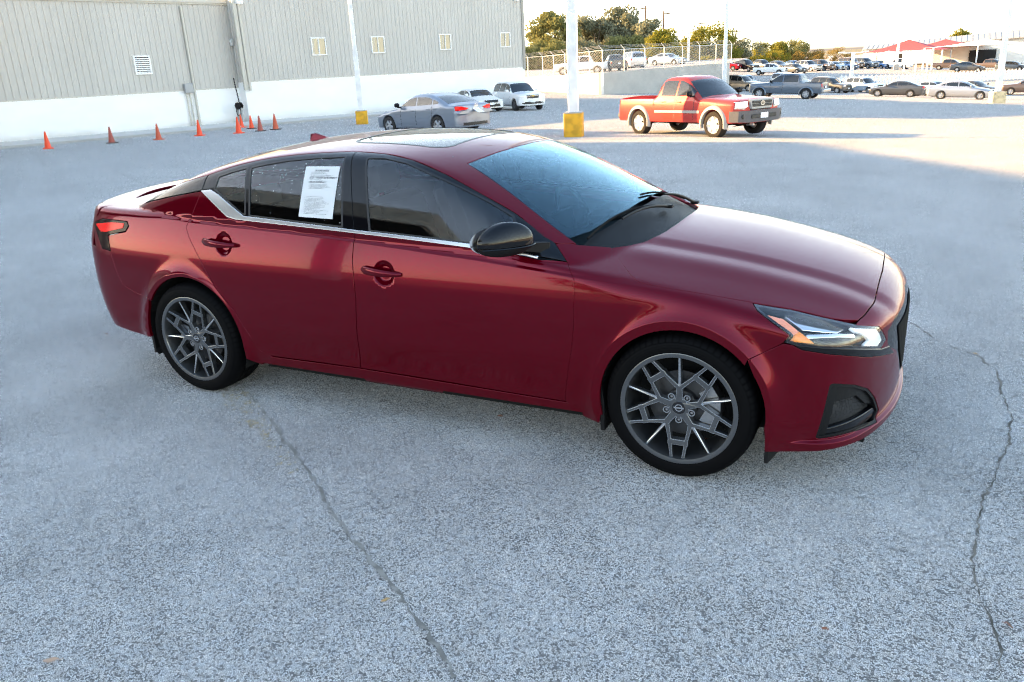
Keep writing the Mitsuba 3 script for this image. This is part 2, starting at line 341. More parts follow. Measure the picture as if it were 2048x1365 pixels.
class AxZ:                                                                    # around a vertical axis, looking down by alpha
    def __init__(s, xa, sg, al, r, n0, n1): s.xa, s.sg, s.c, s.s, s.r, s.n0, s.n1 = xa, sg, math.cos(al), math.sin(al), r, n0, n1
    def uv(s, P):
        P = np.asarray(P, float); dx = (P[..., 0]-s.xa)*s.sg; rho = np.hypot(dx, P[..., 1])
        return np.stack([np.arctan2(P[..., 1], dx)*s.r, -rho*s.s+P[..., 2]*s.c], -1)
    def lift(s, ff, uv):
        a = uv[:, 0]/s.r; h = np.stack([np.cos(a)*s.sg, np.sin(a), 0*a], -1); ez = np.array([0, 0, 1.0])
        n = h*s.c+ez*s.s; v = -h*s.s+ez*s.c
        o = np.array([s.xa, 0, 0])+v*uv[:, 1:]+n*s.n0
        return cast(ff, o, -n, 0., s.n0-s.n1)
OB = Lin((0, -.85, .527), (1, 0, 0), 1.50, .70)
RF = AxX(.60, .75, 1.05, .40)
FB_ = AxZ(0.0, 1, math.radians(22), .8, 1.25, .30)
RB_ = AxZ(-2.95, -1, math.radians(18), .8, 1.30, .30)
TOPJ = Lin((0, 0, 1), (1, 0, 0), 1.55, .45)
def ring_pts(g, h):
    n = max(8, int(g.length/h)); L = g.length
    c = np.array(g.coords)[:-1]; keep = [g.project(Point(q)) for q in c]
    s = np.unique(np.round(np.concatenate([np.linspace(0, L, n, endpoint=False), keep]), 5)); s = s[s < L-1e-6]
    d = np.diff(np.append(s, s[0]+L)); s = s[d > h*.15] if len(s) > 12 else s
    return np.array([g.interpolate(v).coords[0] for v in s])
def patch(poly, pr, ff, h=.02, gap=.0022, bev=.0022, flange=.016, d=0.0, fine=None, steep=None):
    """A panel: the part of the surface ff = -d over the polygon (in the projection's plane), with a rolled edge and a flange. Returns V, F, N."""
    fd = (lambda x, y, z: ff(x, y, z)+d) if d else ff
    Vs, Fs, Ns, off = [], [], [], 0
    p = poly.buffer(-gap, join_style=1) if gap else poly
    for g in getattr(p, 'geoms', [p]):
        if g.is_empty or g.area < 1e-6: continue
        g = g.simplify(.0004)
        rings = [ring_pts(r, h*.55) for r in [g.exterior, *g.interiors]]
        x0, y0, x1, y1 = g.bounds
        gxx, gyy = np.meshgrid(np.arange(x0, x1, h), np.arange(y0, y1, h*.9)); gxx = gxx+(np.arange(gxx.shape[0]) % 2)[:, None]*h*.5
        core = g.buffer(-h*.45)
        ip = np.stack([gxx.ravel(), gyy.ravel()], -1)
        ip = ip[contains_xy(core, ip[:, 0], ip[:, 1])] if not core.is_empty else ip[:0]
        if fine is not None:
            fp_ = np.unique(np.round(pr.uv(fine), 5), axis=0); fp_ = fp_[contains_xy(g.buffer(-.0012), fp_[:, 0], fp_[:, 1])]
            if len(fp_):
                rr_ = np.vstack(rings); fp_ = fp_[cKDTree(rr_).query(fp_)[0] > .0022]
                if len(fp_) and len(ip): ip = ip[cKDTree(fp_).query(ip)[0] > h*.55]
                ip = np.vstack([ip, fp_])
        uv = np.vstack(rings+[ip]); tri = Delaunay(uv).simplices
        ce = uv[tri].mean(1); gi = g.buffer(1e-6); tri = tri[contains_xy(gi, ce[:, 0], ce[:, 1])]
        e1, e2 = uv[tri[:, 1]]-uv[tri[:, 0]], uv[tri[:, 2]]-uv[tri[:, 0]]
        ar = e1[:, 0]*e2[:, 1]-e1[:, 1]*e2[:, 0]; tri = tri[np.abs(ar) > 1e-9]; ar = ar[np.abs(ar) > 1e-9]
        V = pr.lift(fd, uv); N = grad(fd, V); bad = np.abs(fd(V[:, 0], V[:, 1], V[:, 2])) > .012
        if steep: bad |= N@pr.n < steep
        tri = tri[~bad[tri].any(1)]
        # orient like the normals
        fn = np.cross(V[tri[:, 1]]-V[tri[:, 0]], V[tri[:, 2]]-V[tri[:, 0]]); flip = (fn*N[tri[:, 0]]).sum(1) < 0
        tri = np.where(flip[:, None], tri[:, ::-1], tri)
        Vs.append(V); Ns.append(N); Fs.append(tri+off); off += len(V)
        if flange:
            s = 0
            for r in rings:
                k = len(r); Vb, Nb, bb = V[s:s+k], N[s:s+k], bad[s:s+k]; s += k
                tg = np.roll(Vb, -1, 0)-np.roll(Vb, 1, 0); tg /= np.linalg.norm(tg, axis=1, keepdims=True)+1e-12
                out = np.cross(tg, Nb)
                # which side is outwards
                c2 = r+ (np.stack([(np.roll(r, -1, 0)-np.roll(r, 1, 0))[:, 1], -(np.roll(r, -1, 0)-np.roll(r, 1, 0))[:, 0]], -1))*.0
                eps = .002; V2 = pr.uv(Vb+out*eps); inside = contains_xy(gi, V2[:, 0], V2[:, 1])
                if inside.mean() > .5: out = -out
                A = Vb+out*bev*.7-Nb*bev*.4; NA = Nb+out*1.0; NA /= np.linalg.norm(NA, axis=1, keepdims=True)
                B = Vb+out*bev-Nb*bev*1.6; C_ = Vb+out*bev*.7-Nb*flange
                W = np.vstack([Vb, A, B, C_]); WN = np.vstack([Nb, NA, out, out])
                ii = np.arange(k); jj = (ii+1) % k; f_ = []
                for a in range(3): f_ += [np.stack([a*k+ii, a*k+jj, (a+1)*k+jj], -1), np.stack([a*k+ii, (a+1)*k+jj, (a+1)*k+ii], -1)]
                ok_ = ~(bb[ii] | bb[jj]); f_ = np.vstack([q_[ok_] for q_ in f_]); cn = np.cross(W[f_[:, 1]]-W[f_[:, 0]], W[f_[:, 2]]-W[f_[:, 0]]); fl = (cn*WN[f_[:, 0]]).sum(1) < 0
                f_ = np.where(fl[:, None], f_[:, ::-1], f_)
                Vs.append(W); Ns.append(WN); Fs.append(f_+off); off += len(W)
    return np.vstack(Vs), np.vstack(Fs), np.vstack(Ns)
_x = np.arange(-3.3, .34, .006); FINE = [np.c_[_x, -wb(_x)+.03, zcr(_x)+o] for o in (-.012, -.007, -.0035, 0, .0035, .007, .012)]
for cx, r0 in ((.003, .352), (-2.812, .370)):
    for r in np.arange(r0+.004, r0+.125, .0065):
        t_ = np.arange(math.radians(-25), math.radians(205), .0075/r); FINE.append(np.c_[cx+r*np.cos(t_), 0*t_-.921, .328+r*np.sin(t_)])
for hx, hz in HREC:
    for r in np.arange(.05, 1.12, .075):
        t_ = np.linspace(0, 2*np.pi, int(8+60*r)); FINE.append(np.c_[hx+.064*r*np.cos(t_), 0*t_-.885, hz+.064*r*np.sin(t_)])
FINE = np.vstack(FINE)
def mirror(P): V, F, N = P; return V*[1, -1, 1], F[:, ::-1], N*[1, -1, 1]
CAR = thing('red_sedan', 'glossy dark red four-door sedan with gunmetal wheels and black mirror', 'car')
def hadd(part, P, m): return add_n(f'{CAR}__{part}', *P, m)
def both(part, P, m, sub=None):
    r = hadd(part, P, m); l = hadd(part, mirror(P), m); return r, l
def pol(pr, pts):
    p = Polygon(pr.uv(pts)); return p if p.is_valid else p.buffer(0)
K = {
 'dlo_f': [(-1.633,-.865,1.009),(-1.746,-.63,1.357),(-1.57,-.634,1.348),(-1.397,-.657,1.322),(-1.191,-.696,1.262),(-1.019,-.721,1.192),(-.821,-.736,1.103),(-.602,-.783,.984),(-.524,-.835,.916),(-.65,-.859,.938),(-.757,-.861,.955),(-.953,-.862,.971)],
 'glass_f': [(-1.545,-.864,1.007),(-1.649,-.679,1.336),(-1.548,-.667,1.336),(-1.408,-.682,1.313),(-1.264,-.712,1.269),(-1.093,-.731,1.211),(-.932,-.742,1.148),(-.813,-.755,1.091),(-.783,-.79,1.058),(-.748,-.859,.958),(-.954,-.861,.974),(-1.229,-.863,.991)],
 'dlo_r': [(-1.634,-.865,1.009),(-1.749,-.628,1.358),(-1.932,-.652,1.354),(-2.07,-.668,1.347),(-2.224,-.684,1.333),(-2.36,-.697,1.315),(-2.502,-.715,1.287),(-2.611,-.732,1.26),(-2.678,-.742,1.241),(-2.689,-.794,1.166),(-2.622,-.796,1.169),(-2.559,-.809,1.146),(-2.457,-.834,1.096),(-2.355,-.856,1.048),(-1.972,-.863,1.027)],
 'glass_r': [(-2.371,-.732,1.287),(-2.248,-.719,1.308),(-2.142,-.707,1.322),(-1.954,-.691,1.336),(-1.776,-.677,1.342),(-1.705,-.863,1.018),(-1.973,-.861,1.031),(-2.318,-.855,1.05)],
 'glass_q': [(-2.591,-.756,1.239),(-2.498,-.743,1.265),(-2.393,-.731,1.287),(-2.344,-.854,1.052),(-2.372,-.852,1.056),(-2.485,-.825,1.115),(-2.601,-.794,1.175)],
 'chrome': [(-2.622,-.796,1.168),(-2.558,-.809,1.145),(-2.457,-.834,1.095),(-2.354,-.856,1.046),(-1.972,-.863,1.026),(-1.633,-.866,1.008),(-1.229,-.864,.987),(-.953,-.862,.97),(-.757,-.862,.954),(-.65,-.86,.937),(-.652,-.86,.924),(-.756,-.865,.941),(-.951,-.868,.956),(-1.227,-.869,.974),(-1.634,-.871,.996),(-1.969,-.869,1.011),(-2.306,-.865,1.025),(-2.413,-.862,1.03),(-2.473,-.857,1.04),(-2.697,-.796,1.162)],
 'door_f': [(-1.632,-.871,.995),(-1.641,-.895,.867),(-1.628,-.92,.671),(-1.653,-.907,.399),(-1.671,-.889,.289),(-1.429,-.889,.288),(-1.138,-.888,.284),(-.864,-.886,.277),(-.529,-.888,.274),(-.478,-.919,.542),(-.466,-.918,.658),(-.466,-.905,.79),(-.469,-.895,.854),(-.523,-.836,.915),(-.652,-.86,.923),(-.756,-.865,.939),(-.951,-.868,.955),(-1.227,-.87,.973)],
 'door_r': [(-1.635,-.871,.995),(-1.644,-.895,.867),(-1.631,-.92,.67),(-1.656,-.907,.398),(-1.674,-.889,.289),(-1.939,-.889,.288),(-2.305,-.89,.283),(-2.362,-.9,.319),(-2.388,-.913,.396),(-2.463,-.921,.527),(-2.583,-.92,.659),(-2.699,-.897,.829),(-2.762,-.878,.919),(-2.786,-.865,.971),(-2.739,-.846,1.044),(-2.695,-.797,1.16),(-2.473,-.858,1.038),(-2.413,-.863,1.028),(-2.306,-.866,1.023),(-1.969,-.87,1.01)],
 'rail': [(-3.431,-.574,1.062),(-3.478,-.407,1.073),(-2.927,-.723,1.188),(-2.685,-.74,1.242),(-2.613,-.73,1.261),(-2.505,-.712,1.289),(-2.363,-.695,1.316),(-2.226,-.681,1.334),(-2.073,-.665,1.348),(-1.934,-.648,1.355),(-1.749,-.626,1.358),(-1.572,-.63,1.349),(-1.399,-.654,1.323),(-1.192,-.694,1.263),(-1.02,-.719,1.193),(-.821,-.734,1.104),(-.601,-.781,.984),(-.539,-.734,.976)],
 'ws': [(-1.161,-.541,1.294),(-.913,-.621,1.185),(-.652,-.696,1.043),(-.516,-.725,.969)],
 'hoodline': [(-.389,-.637,.942),(-.284,-.763,.89),(-.231,-.824,.869),(-.188,-.854,.854),(-.102,-.856,.842),(.061,-.839,.823),(.266,-.799,.79),(.409,-.759,.765),(.552,-.725,.732),(.653,-.651,.709)],
 'hoodfront': [(.653,-.651,.709),(.68,-.556,.723),(.698,-.425,.73),(.7,-.283,.751)],
 'fendertop': [(-.524,-.834,.916),(-.598,-.784,.981),(-.538,-.736,.974),(-.508,-.722,.966),(-.392,-.636,.944)],
 'hl': [(.269,-.803,.789),(.41,-.763,.764),(.553,-.731,.73),(.646,-.687,.702),(.73,-.577,.667),(.763,-.516,.592),(.746,-.566,.568),(.553,-.849,.647),(.443,-.884,.657),(.408,-.888,.665),(.427,-.883,.692),(.421,-.882,.699),(.349,-.871,.743),(.294,-.843,.772)],
 'drl': [(.628,-.71,.705),(.729,-.585,.664),(.754,-.544,.601),(.738,-.586,.581),(.71,-.652,.603),(.694,-.684,.616),(.711,-.647,.626),(.693,-.667,.661),(.659,-.707,.683)],
 'amber': [(.334,-.846,.761),(.398,-.838,.748),(.464,-.866,.709),(.526,-.861,.659),(.447,-.883,.663),(.421,-.886,.673)],
 'proj1': [(.479,-.865,.702),(.632,-.744,.687),(.688,-.678,.66),(.701,-.667,.632),(.676,-.717,.623),(.536,-.856,.662)],
 'seam_f': [(.405,-.889,.66),(.357,-.895,.632),(.312,-.908,.607),(.276,-.922,.586)],
 'hltrim': [(.444,-.884,.656),(.553,-.85,.645),(.746,-.565,.565),(.774,-.481,.552),(.791,-.414,.504),(.704,-.665,.564),(.573,-.839,.62),(.476,-.879,.64)],
 'fog': [(.584,-.831,.495),(.67,-.728,.461),(.716,-.639,.416),(.742,-.577,.36),(.764,-.498,.267),(.762,-.541,.231),(.687,-.686,.241),(.57,-.814,.244),(.545,-.826,.243)],
 'tl': [(-3.609,-.817,.952),(-3.523,-.824,.98),(-3.285,-.842,.976),(-3.271,-.849,.953),(-3.299,-.855,.922),(-3.468,-.85,.89),(-3.451,-.867,.799),(-3.531,-.859,.809)],
 'tlred': [(-3.583,-.825,.946),(-3.421,-.837,.964),(-3.309,-.844,.964),(-3.318,-.85,.938),(-3.485,-.845,.906),(-3.53,-.841,.906)],
 'seam_r': [(-3.451,-.868,.796),(-3.417,-.882,.69),(-3.379,-.888,.605),(-3.275,-.894,.566),(-3.133,-.922,.549)],
 'paper': [(-1.996,-.73,1.294),(-1.784,-.725,1.296),(-1.773,-.849,1.054),(-1.986,-.85,1.058)],
}

def arch(pr, cx, r, n=64):
    a = np.linspace(0, 2*np.pi, n, endpoint=False); P = np.stack([cx+r*np.cos(a), 0*a-.921, .328+r*np.sin(a)], -1); return pol(pr, P)
FA, RA = arch(OB, 0.003, .352), arch(OB, -2.812, .370)
def smoothl(pts, n=4):
    """open polyline through pts, rounded"""
    P = np.array(pts, float); t = np.concatenate([[0], np.cumsum(np.linalg.norm(np.diff(P, axis=0), axis=1))])
    tt = np.unique(np.concatenate([np.linspace(0, t[-1], n*len(P)), t])); return [tuple(q) for q in np.stack([PchipInterpolator(t, P[:, k])(tt) for k in range(3)], -1)]
ws = smoothl(K['ws']); hoodline = smoothl(K['hoodline']); rail = smoothl(K['rail'])
fl = [(x, -a, z) for x, a, z in []]
# doors
D1 = pol(OB, K['door_f']); D2 = pol(OB, smoothl(K['door_r'][5:15])+K['door_r'][15:]+K['door_r'][:5]).difference(RA.buffer(.045))
D2 = pol(OB, K['door_r'])
DR = []
for nm, poly in (('front_door', D1), ('rear_door', D2)):
    P = patch(poly, OB, f, .012, fine=FINE); r, l = both(nm, P, 'paint_red'); DR.append((r, l))
# fender
fend = K['fendertop'][:2]+[K['fendertop'][2]]+K['fendertop'][3:]+hoodline[1:-12]+[(.27, -.803, .789)]
hl_rear = [K['hl'][0], K['hl'][13], K['hl'][12], K['hl'][11], K['hl'][10], K['hl'][9]]
FP = pol(OB, list(K['fendertop'])+hoodline[1:]+[(.553, -.731, .73)]+[(.50, -.9, .45), (.40, -.93, .20), (-.45, -.89, .24), K['door_f'][8]]+K['door_f'][9:14])
hlp = pol(OB, K['hl'])
cutf = pol(OB, [K['hl'][9], K['seam_f'][1], K['seam_f'][2], K['seam_f'][3], (.20, -.93, .35), (.45, -.93, .05), (1.1, -.9, .05), (1.1, -.6, .75), (.66, -.66, .72), (.646, -.687, .702), (.55, -.85, .647), (.443, -.884, .657)])
sillp = pol(OB, [(-.40, -.95, .10), (-.40, -.90, .262), (-.529, -.888, .268), (-3.0, -.889, .280), (-3.0, -.95, .05)])
FP = FP.difference(hlp.buffer(.003)).difference(cutf).difference(FA)
both('front_fender', patch(max(getattr(FP, 'geoms', [FP]), key=lambda g: g.area), OB, f, .012, fine=FINE), 'paint_red')
# rocker
SL = pol(OB, [(-.345, -.90, .262), (-.529, -.888, .270), (-.864, -.886, .273), (-1.671, -.889, .285), (-2.27, -.89, .278), (-2.345, -.90, .31), (-2.42, -.92, .42), (-2.47, -.92, .40), (-2.47, -.90, .25), (-2.36, -.893, .222), (-1.2, -.872, .210), (-.45, -.872, .206), (-.36, -.89, .19)]).difference(FA).difference(RA)
both('rocker', patch(max(getattr(SL, 'geoms', [SL]), key=lambda g: g.area), OB, f, .02), 'paint_red')
# rear quarter: from the door gap to the lamp and the deck edge
deckline = [(-3.56, -.80, 1.0), (-3.545, -.76, 1.035), (-3.50, -.725, 1.06), (-3.40, -.735, 1.066), (-3.24, -.757, 1.076)]
QP = pol(OB, [(-2.345, -.90, .30), (-2.388, -.913, .396), (-2.464, -.92, .526), (-2.586, -.918, .658), (-2.699, -.897, .829), (-2.762, -.878, .919), (-2.786, -.865, .971), (-2.739, -.846, 1.044), (-2.695, -.797, 1.16), (-2.86, -.797, 1.135), (-3.049, -.785, 1.10), (-3.20, -.765, 1.078)]+deckline[::-1]+[(-3.62, -.82, .96), (-3.6, -.85, .80), K['seam_r'][0]]+K['seam_r'][1:]+[(-3.0, -.93, .25)])
tlp = pol(OB, K['tl']); QP = QP.difference(tlp.buffer(.003)).difference(RA)
both('rear_quarter', patch(max(getattr(QP, 'geoms', [QP]), key=lambda g: g.area), OB, f, .014, fine=FINE), 'paint_red')
# rear lamps
both('tail_lamp', patch(tlp, OB, f, .02, d=-.003), 'lamp_dark')
both('tail_lamp_lens', patch(pol(OB, K['tlred']), OB, f, .02, gap=0, bev=.001, flange=.004, d=-.006), 'lamp_red')
# roof with its rails, between the two glass openings
wsc = [(-1.161, -.541), (-1.135, -.40), (-1.112, -.2), (-1.105, 0)]
def onroof(l): return [(x, y, 0) for x, y in l]
def mir(l): return [(x, -y, *r) for x, y, *r in l][::-1]
top_pts = lambda l: [tuple(q) for q in TOPJ.lift(f, np.array([(x, y) for x, y, *_ in l]))]
bl = [(-3.20, -.655), (-3.0, -.635), (-2.75, -.60), (-2.52, -.555), (-2.42, -.50), (-2.36, -.30), (-2.345, 0)]
cp = [(-3.22, -.752, 1.083), (-3.13, -.727, 1.125), (-2.92, -.73, 1.187), (-2.789, -.742, 1.218), (-2.685, -.742, 1.24), (-2.692, -.794, 1.165), (-2.86, -.795, 1.14), (-3.049, -.783, 1.107), (-3.134, -.770, 1.092)]
railR = [(-3.24, -.735, 1.085), (-3.13, -.720, 1.130), (-2.927, -.725, 1.191)]+rail[rail.index(min(rail, key=lambda q: abs(q[0]+2.69))):]
half = railR+[(-.516, -.725, .969)]+ws[::-1][1:]+top_pts(wsc)[1:]
hb_ = top_pts(bl)
loopR = half+mir(half[:-1])+[q for q in mir([(-3.24, -.70, 1.08)])]+mir(hb_[::-1])[::-1][0:0]
bk = hb_+mir(hb_[:-1])
loop = half+mir(half[:-1])
loop = loop+[(-3.24, .68, 1.08)]+[(x, y, z) for x, y, z in bk[::-1]]+[(-3.24, -.68, 1.08)]
RP = pol(RF, loop)
sun = sbox(-1.93, -.44, -1.34, .44).buffer(-.10).buffer(.10)
sun3 = TOPJ.lift(f, np.array(sun.exterior.segmentize(.02).coords)[:-1]); SP = pol(RF, sun3)
hadd('roof', patch(RP.difference(SP), RF, f, .014), 'paint_red')
hadd('sunroof_seal', patch(SP.buffer(.005).difference(SP.buffer(-.009)), RF, f, .012, gap=0, bev=.0005, flange=.004, d=-.0012), 'seal')
hadd('sunroof_glass', patch(SP, RF, f, .02, d=.001), 'black_gloss')
# glass
wsb = [(-.516, -.725), (-.50, -.60), (-.465, -.45), (-.435, -.25), (-.425, 0)]
wsl = ws[:-1]+top_pts(wsb)[1:]
wloop = top_pts(wsc)[::-1][:-1]+wsl; wloop = wloop+mir(wloop[1:-1])
WS = pol(TOPJ, wloop)
hadd('windscreen', patch(WS, TOPJ, f, .025, gap=.003, bev=.001, flange=0, d=.002), 'glass_clear')
inner = affinity.translate(affinity.scale(WS, .93, .915), -.004, 0).buffer(-.06).buffer(.06)
hadd('windscreen_border', patch(WS.difference(inner), TOPJ, f, .02, gap=.004, bev=.001, flange=0, d=.006), 'black_gloss')
sens = Polygon([(-1.12, -.16), (-1.12, .10), (-.93, .05), (-.93, -.09)])
hadd('sensor_cover', patch(sens, TOPJ, f, .03, gap=0, bev=.001, flange=.02, d=.008), 'black_plastic')
BL = pol(TOPJ, bk); BLp = Polygon([(q[0], q[1]) for q in bk]+[(-3.27, .60), (-3.30, .3), (-3.31, 0), (-3.30, -.3), (-3.27, -.60)])
hadd('rear_window', patch(BLp, TOPJ, f, .03, gap=.003, bev=.001, flange=0, d=.002), 'window_dark')
df, drr = pol(OB, K['dlo_f']), pol(OB, K['dlo_r'])
rnd = lambda p, r=.012: p.buffer(-r).buffer(r)
gf, gr, gq = rnd(pol(OB, K['glass_f'])), rnd(pol(OB, K['glass_r']), .006), rnd(pol(OB, K['glass_q']), .006)
fr, fl_ = DR[0]; rr_, rl_ = DR[1]
for nm, poly, own, m, kw in (('window_frame', df.difference(gf), DR[0], 'black_gloss', dict(gap=.0015)), ('window_glass', gf, DR[0], 'glass_tint', dict(gap=.0, d=.003, flange=0)),
                             ('window_frame', drr.difference(gr).difference(gq), DR[1], 'black_gloss', dict(gap=.0015)), ('window_glass', gr, DR[1], 'glass_tint', dict(gap=0, d=.003, flange=0)), ('quarter_glass', gq, DR[1], 'glass_tint', dict(gap=0, d=.003, flange=0))):
    P = patch(poly, OB, f, .02, bev=.001, **kw)
    add_n(own[0]+'__'+nm, *P, m); add_n(own[1]+'__'+nm, *mirror(P), m)
    if nm.endswith('glass'):
        P = patch(poly.buffer(.003).difference(poly.buffer(-.007)), OB, f, .02, gap=0, bev=.0005, flange=.004, d=-.0005)
        add_n(own[0]+'__window_seal', *P, 'seal'); add_n(own[1]+'__window_seal', *mirror(P), 'seal')
both('pillar_trim', patch(pol(OB, cp), OB, f, .02, gap=.0015, d=-.001), 'black_gloss')
both('belt_moulding', patch(pol(OB, K['chrome']), OB, f, .012, gap=.0008, bev=.003, flange=.008, d=-.005), 'satin_chrome')
# bonnet
hr = [(-.392, -.636), (-.33, -.56), (-.29, -.486), (-.252, -.38), (-.237, -.30), (-.226, -.137), (-.224, 0)]
hfr = [(q[0], q[1]) for q in smoothl(K['hoodfront'])]+[(.705, 0)]
hh = [(q[0], q[1]) for q in hoodline[1:]]
hl_ = hr[::-1][:-1]+[(-.389, -.637)]+hh+hfr[1:]
HP = Polygon(hl_+[(x, -y) for x, y in hl_[::-1]][1:-1]).buffer(0)
hadd('bonnet', patch(HP, TOPJ, f, .013), 'paint_red')
# cowl and wipers
cw = [(x-.004, y) for x, y in hr]; cb = [(x+.004, y) for x, y in wsb]
CW = Polygon([(-.39, -.64)]+cw[1:]+[(x, -y) for x, y in cw[::-1]][1:-1]+[(-.39, .64), (-.516, .725)]+[(x, -y) for x, y in cb[1:]]+[(x, y) for x, y in cb[::-1]]).buffer(0)
hadd('cowl', patch(CW, TOPJ, f, .02, gap=.003, flange=.02, d=.018), 'black_plastic')
def srf(x, y, up=.0): q = TOPJ.lift(f, np.array([(x, y)], float))[0]; return (q[0], q[1], q[2]+up)
for (px, py), (tx, ty), bend in (((-.315, .02), (-.470, -.67), .02), ((-.315, .56), (-.432, -.02), .015)):
    tt = np.linspace(0, 1, 12); path = [srf(px+(tx-px)*t_, py+(ty-py)*t_, .010+bend*math.sin(math.pi*min(1, t_*1.25))*(1-t_*.4)) for t_ in tt]
    k = add(f'{CAR}__wiper', cat([tube(path[:8], np.linspace(.009, .005, 8), 8), bx(-.022, .022, -.02, .02, -.006, .010, .004).apply_translation(path[0])]), 'black_plastic', 40)
    add(k+'__blade', tube([srf(px-.02+(tx-px)*t_-.020*math.sin(t_*3.1), py+(ty-py)*t_, .008) for t_ in np.linspace(.12, 1, 10)], .0055, 6), 'black_matte', 40)
# front bumper, lamps, grille, intakes
def zlip():
    A = np.arange(-1.28, 1.28, .006); out = []
    for z_ in (.214, .220, .2245, .2275, .2305, .2335, .2365, .2395, .243, .249):
        d_ = np.stack([np.cos(A), np.sin(A), 0*A], -1); o_ = d_*1.25+[0, 0, z_]; out.append(cast(f, o_, -d_, 0., .95))
    return np.vstack(out)
bump_half = top_pts([(np.interp(-yy, [-q[1] for q in hfr][::-1], [q[0] for q in hfr][::-1]) if 0 else float(np.interp(yy, [q[1] for q in hfr], [q[0] for q in hfr]))+.003, yy) for yy in np.linspace(0, -.651, 40)])+[ (.646, -.690, .700), (.73, -.577, .667), (.763, -.516, .592), (.746, -.566, .566), (.553, -.850, .645), (.443, -.885, .655), (.405, -.889, .66)]+K['seam_f'][1:]+[(.33, -.92, .46), (.36, -.91, .25), (.363, -.905, .188), (.56, -.82, .188), (.70, -.66, .190), (.80, -.35, .195), (.83, 0, .195)]
BP = pol(FB_, bump_half+[(x, -y, z) for x, y, z in bump_half[::-1][1:-1]])
a_ = np.linspace(0, 2*np.pi, 48, endpoint=False); fa = pol(FB_, np.stack([.003+.352*np.cos(a_), 0*a_-.91, .328+.352*np.sin(a_)], -1)); fa2 = affinity.scale(fa, -1, 1, origin=(0, 0))
grh = [(.80, 0, .69), (.775, -.40, .655), (.757, -.505, .625), (.768, -.505, .585), (.774, -.481, .552), (.798, -.36, .50), (.815, -.27, .42), (.825, -.20, .34), (.83, -.15, .30), (.832, 0, .29)]
GR = pol(FB_, grh+[(x, -y, z) for x, y, z in grh[::-1][1:-1]])
FOG = pol(FB_, K['fog']).buffer(-.012).buffer(.012); FOG2 = affinity.scale(FOG, -1, 1, origin=(0, 0))
HT = pol(FB_, K['hltrim']); HT2 = affinity.scale(HT, -1, 1, origin=(0, 0))
BF0 = [np.c_[FINE[:, 0], FINE[:, 1], FINE[:, 2]][(FINE[:, 0] > .2) & (FINE[:, 2] < .75)]]; BF1 = BF0[0]*[1, -1, 1]
BFINE = np.vstack([BF0[0], BF1, zlip()])
BPc = BP.difference(union_all([fa, fa2, GR, FOG, FOG2, HT.buffer(.002), HT2.buffer(.002)]))
BPc = union_all([g for g in getattr(BPc, 'geoms', [BPc]) if g.area > .0008])
bk_ = hadd('front_bumper', patch(BPc, FB_, f, .013, flange=.022, fine=BFINE), 'paint_red')
gk = hadd('grille', patch(GR, FB_, f, .02, flange=.05, d=.004), 'black_gloss')
gm = pol(FB_, [(.79, 0, .64), (.775, -.36, .60), (.80, -.27, .46), (.825, -.13, .33), (.828, 0, .32)]+[(x, -y, z) for x, y, z in [(.825, -.13, .33), (.80, -.27, .46), (.775, -.36, .60)]])
hadd('grille__mesh', patch(gm, FB_, f, .03, gap=0, flange=.002, d=-.001), 'black_matte')
def honey(p, n, uv):
    d1, d2, r = mikit.voronoi(p.y*42+p.x*42, p.z*60); return .006*SS(.0, .2, d2-d1)
scene['honey_b'] = {'type': 'principled', 'base_color': rgb((.02, .02, .021)), 'roughness': .4}
scene['honey'] = two({'type': 'bumpmap', 'arbitrary': mikit.proc(honey, 1e-3), 'scale': 1.0, 'bsdf': {'type': 'ref', 'id': 'honey_b'}})
both('intake', patch(FOG, FB_, f, .02, gap=.0, flange=0, d=.040), 'honey')
fogr = FOG.difference(FOG.buffer(-.010))
P = patch(fogr, FB_, f, .015, gap=0, bev=.001, flange=.05, d=.004); both('intake_surround', P, 'black_plastic')
both('intake_cheek', patch(pol(FB_, [K['fog'][0], (.70, -.69, .45), K['fog'][3], K['fog'][4], (.752, -.50, .30), (.70, -.60, .33), (.66, -.67, .39), (.60, -.79, .40)]).intersection(FOG), FB_, f, .02, gap=.002, flange=.02, d=.018), 'black_plastic')
both('intake_cheek', patch(pol(FB_, [K['fog'][0], (.61, -.80, .47), (.585, -.812, .25), K['fog'][8]]).intersection(FOG), FB_, f, .02, gap=.001, flange=.03, d=.008), 'black_plastic')
both('intake_blade', patch(pol(FB_, [(.57, -.83, .285), (.68, -.69, .290), (.757, -.52, .295), (.765, -.50, .255), (.70, -.66, .250), (.575, -.825, .258)]).intersection(FOG), FB_, f, .012, gap=.001, bev=.006, flange=.02, d=.012), 'black_gloss')
HLP = pol(FB_, K['hl'])
hk = []
P = patch(HLP, FB_, f, .02, gap=.001, flange=.002, d=.045); hk = both('headlamp', P, 'lamp_house')
def sub2(part, P, m):
    for k, Q in zip(hk, (P, mirror(P))): add_n(k+'__'+part, *Q, m)
sub2('lens', patch(HLP, FB_, f, .02, gap=.002, bev=.002, flange=.004, d=.001), 'glass_lens')
sub2('rim', patch(HLP.difference(HLP.buffer(-.011)), FB_, f, .012, gap=.001, bev=.001, flange=.045, d=.004), 'black_gloss')
sub2('daytime_lamp', patch(pol(FB_, K['drl']), FB_, f, .012, gap=.001, bev=.004, flange=.015, d=.012), 'white_lamp')
sub2('marker', patch(pol(FB_, K['amber']), FB_, f, .012, gap=.001, bev=.003, flange=.012, d=.016), 'amber_pale')
am2 = [K['amber'][2], K['amber'][3], K['amber'][4], (.44, -.88, .69)]
sub2('marker', patch(pol(FB_, am2), FB_, f, .012, gap=.001, bev=.003, flange=.012, d=.013), 'amber')
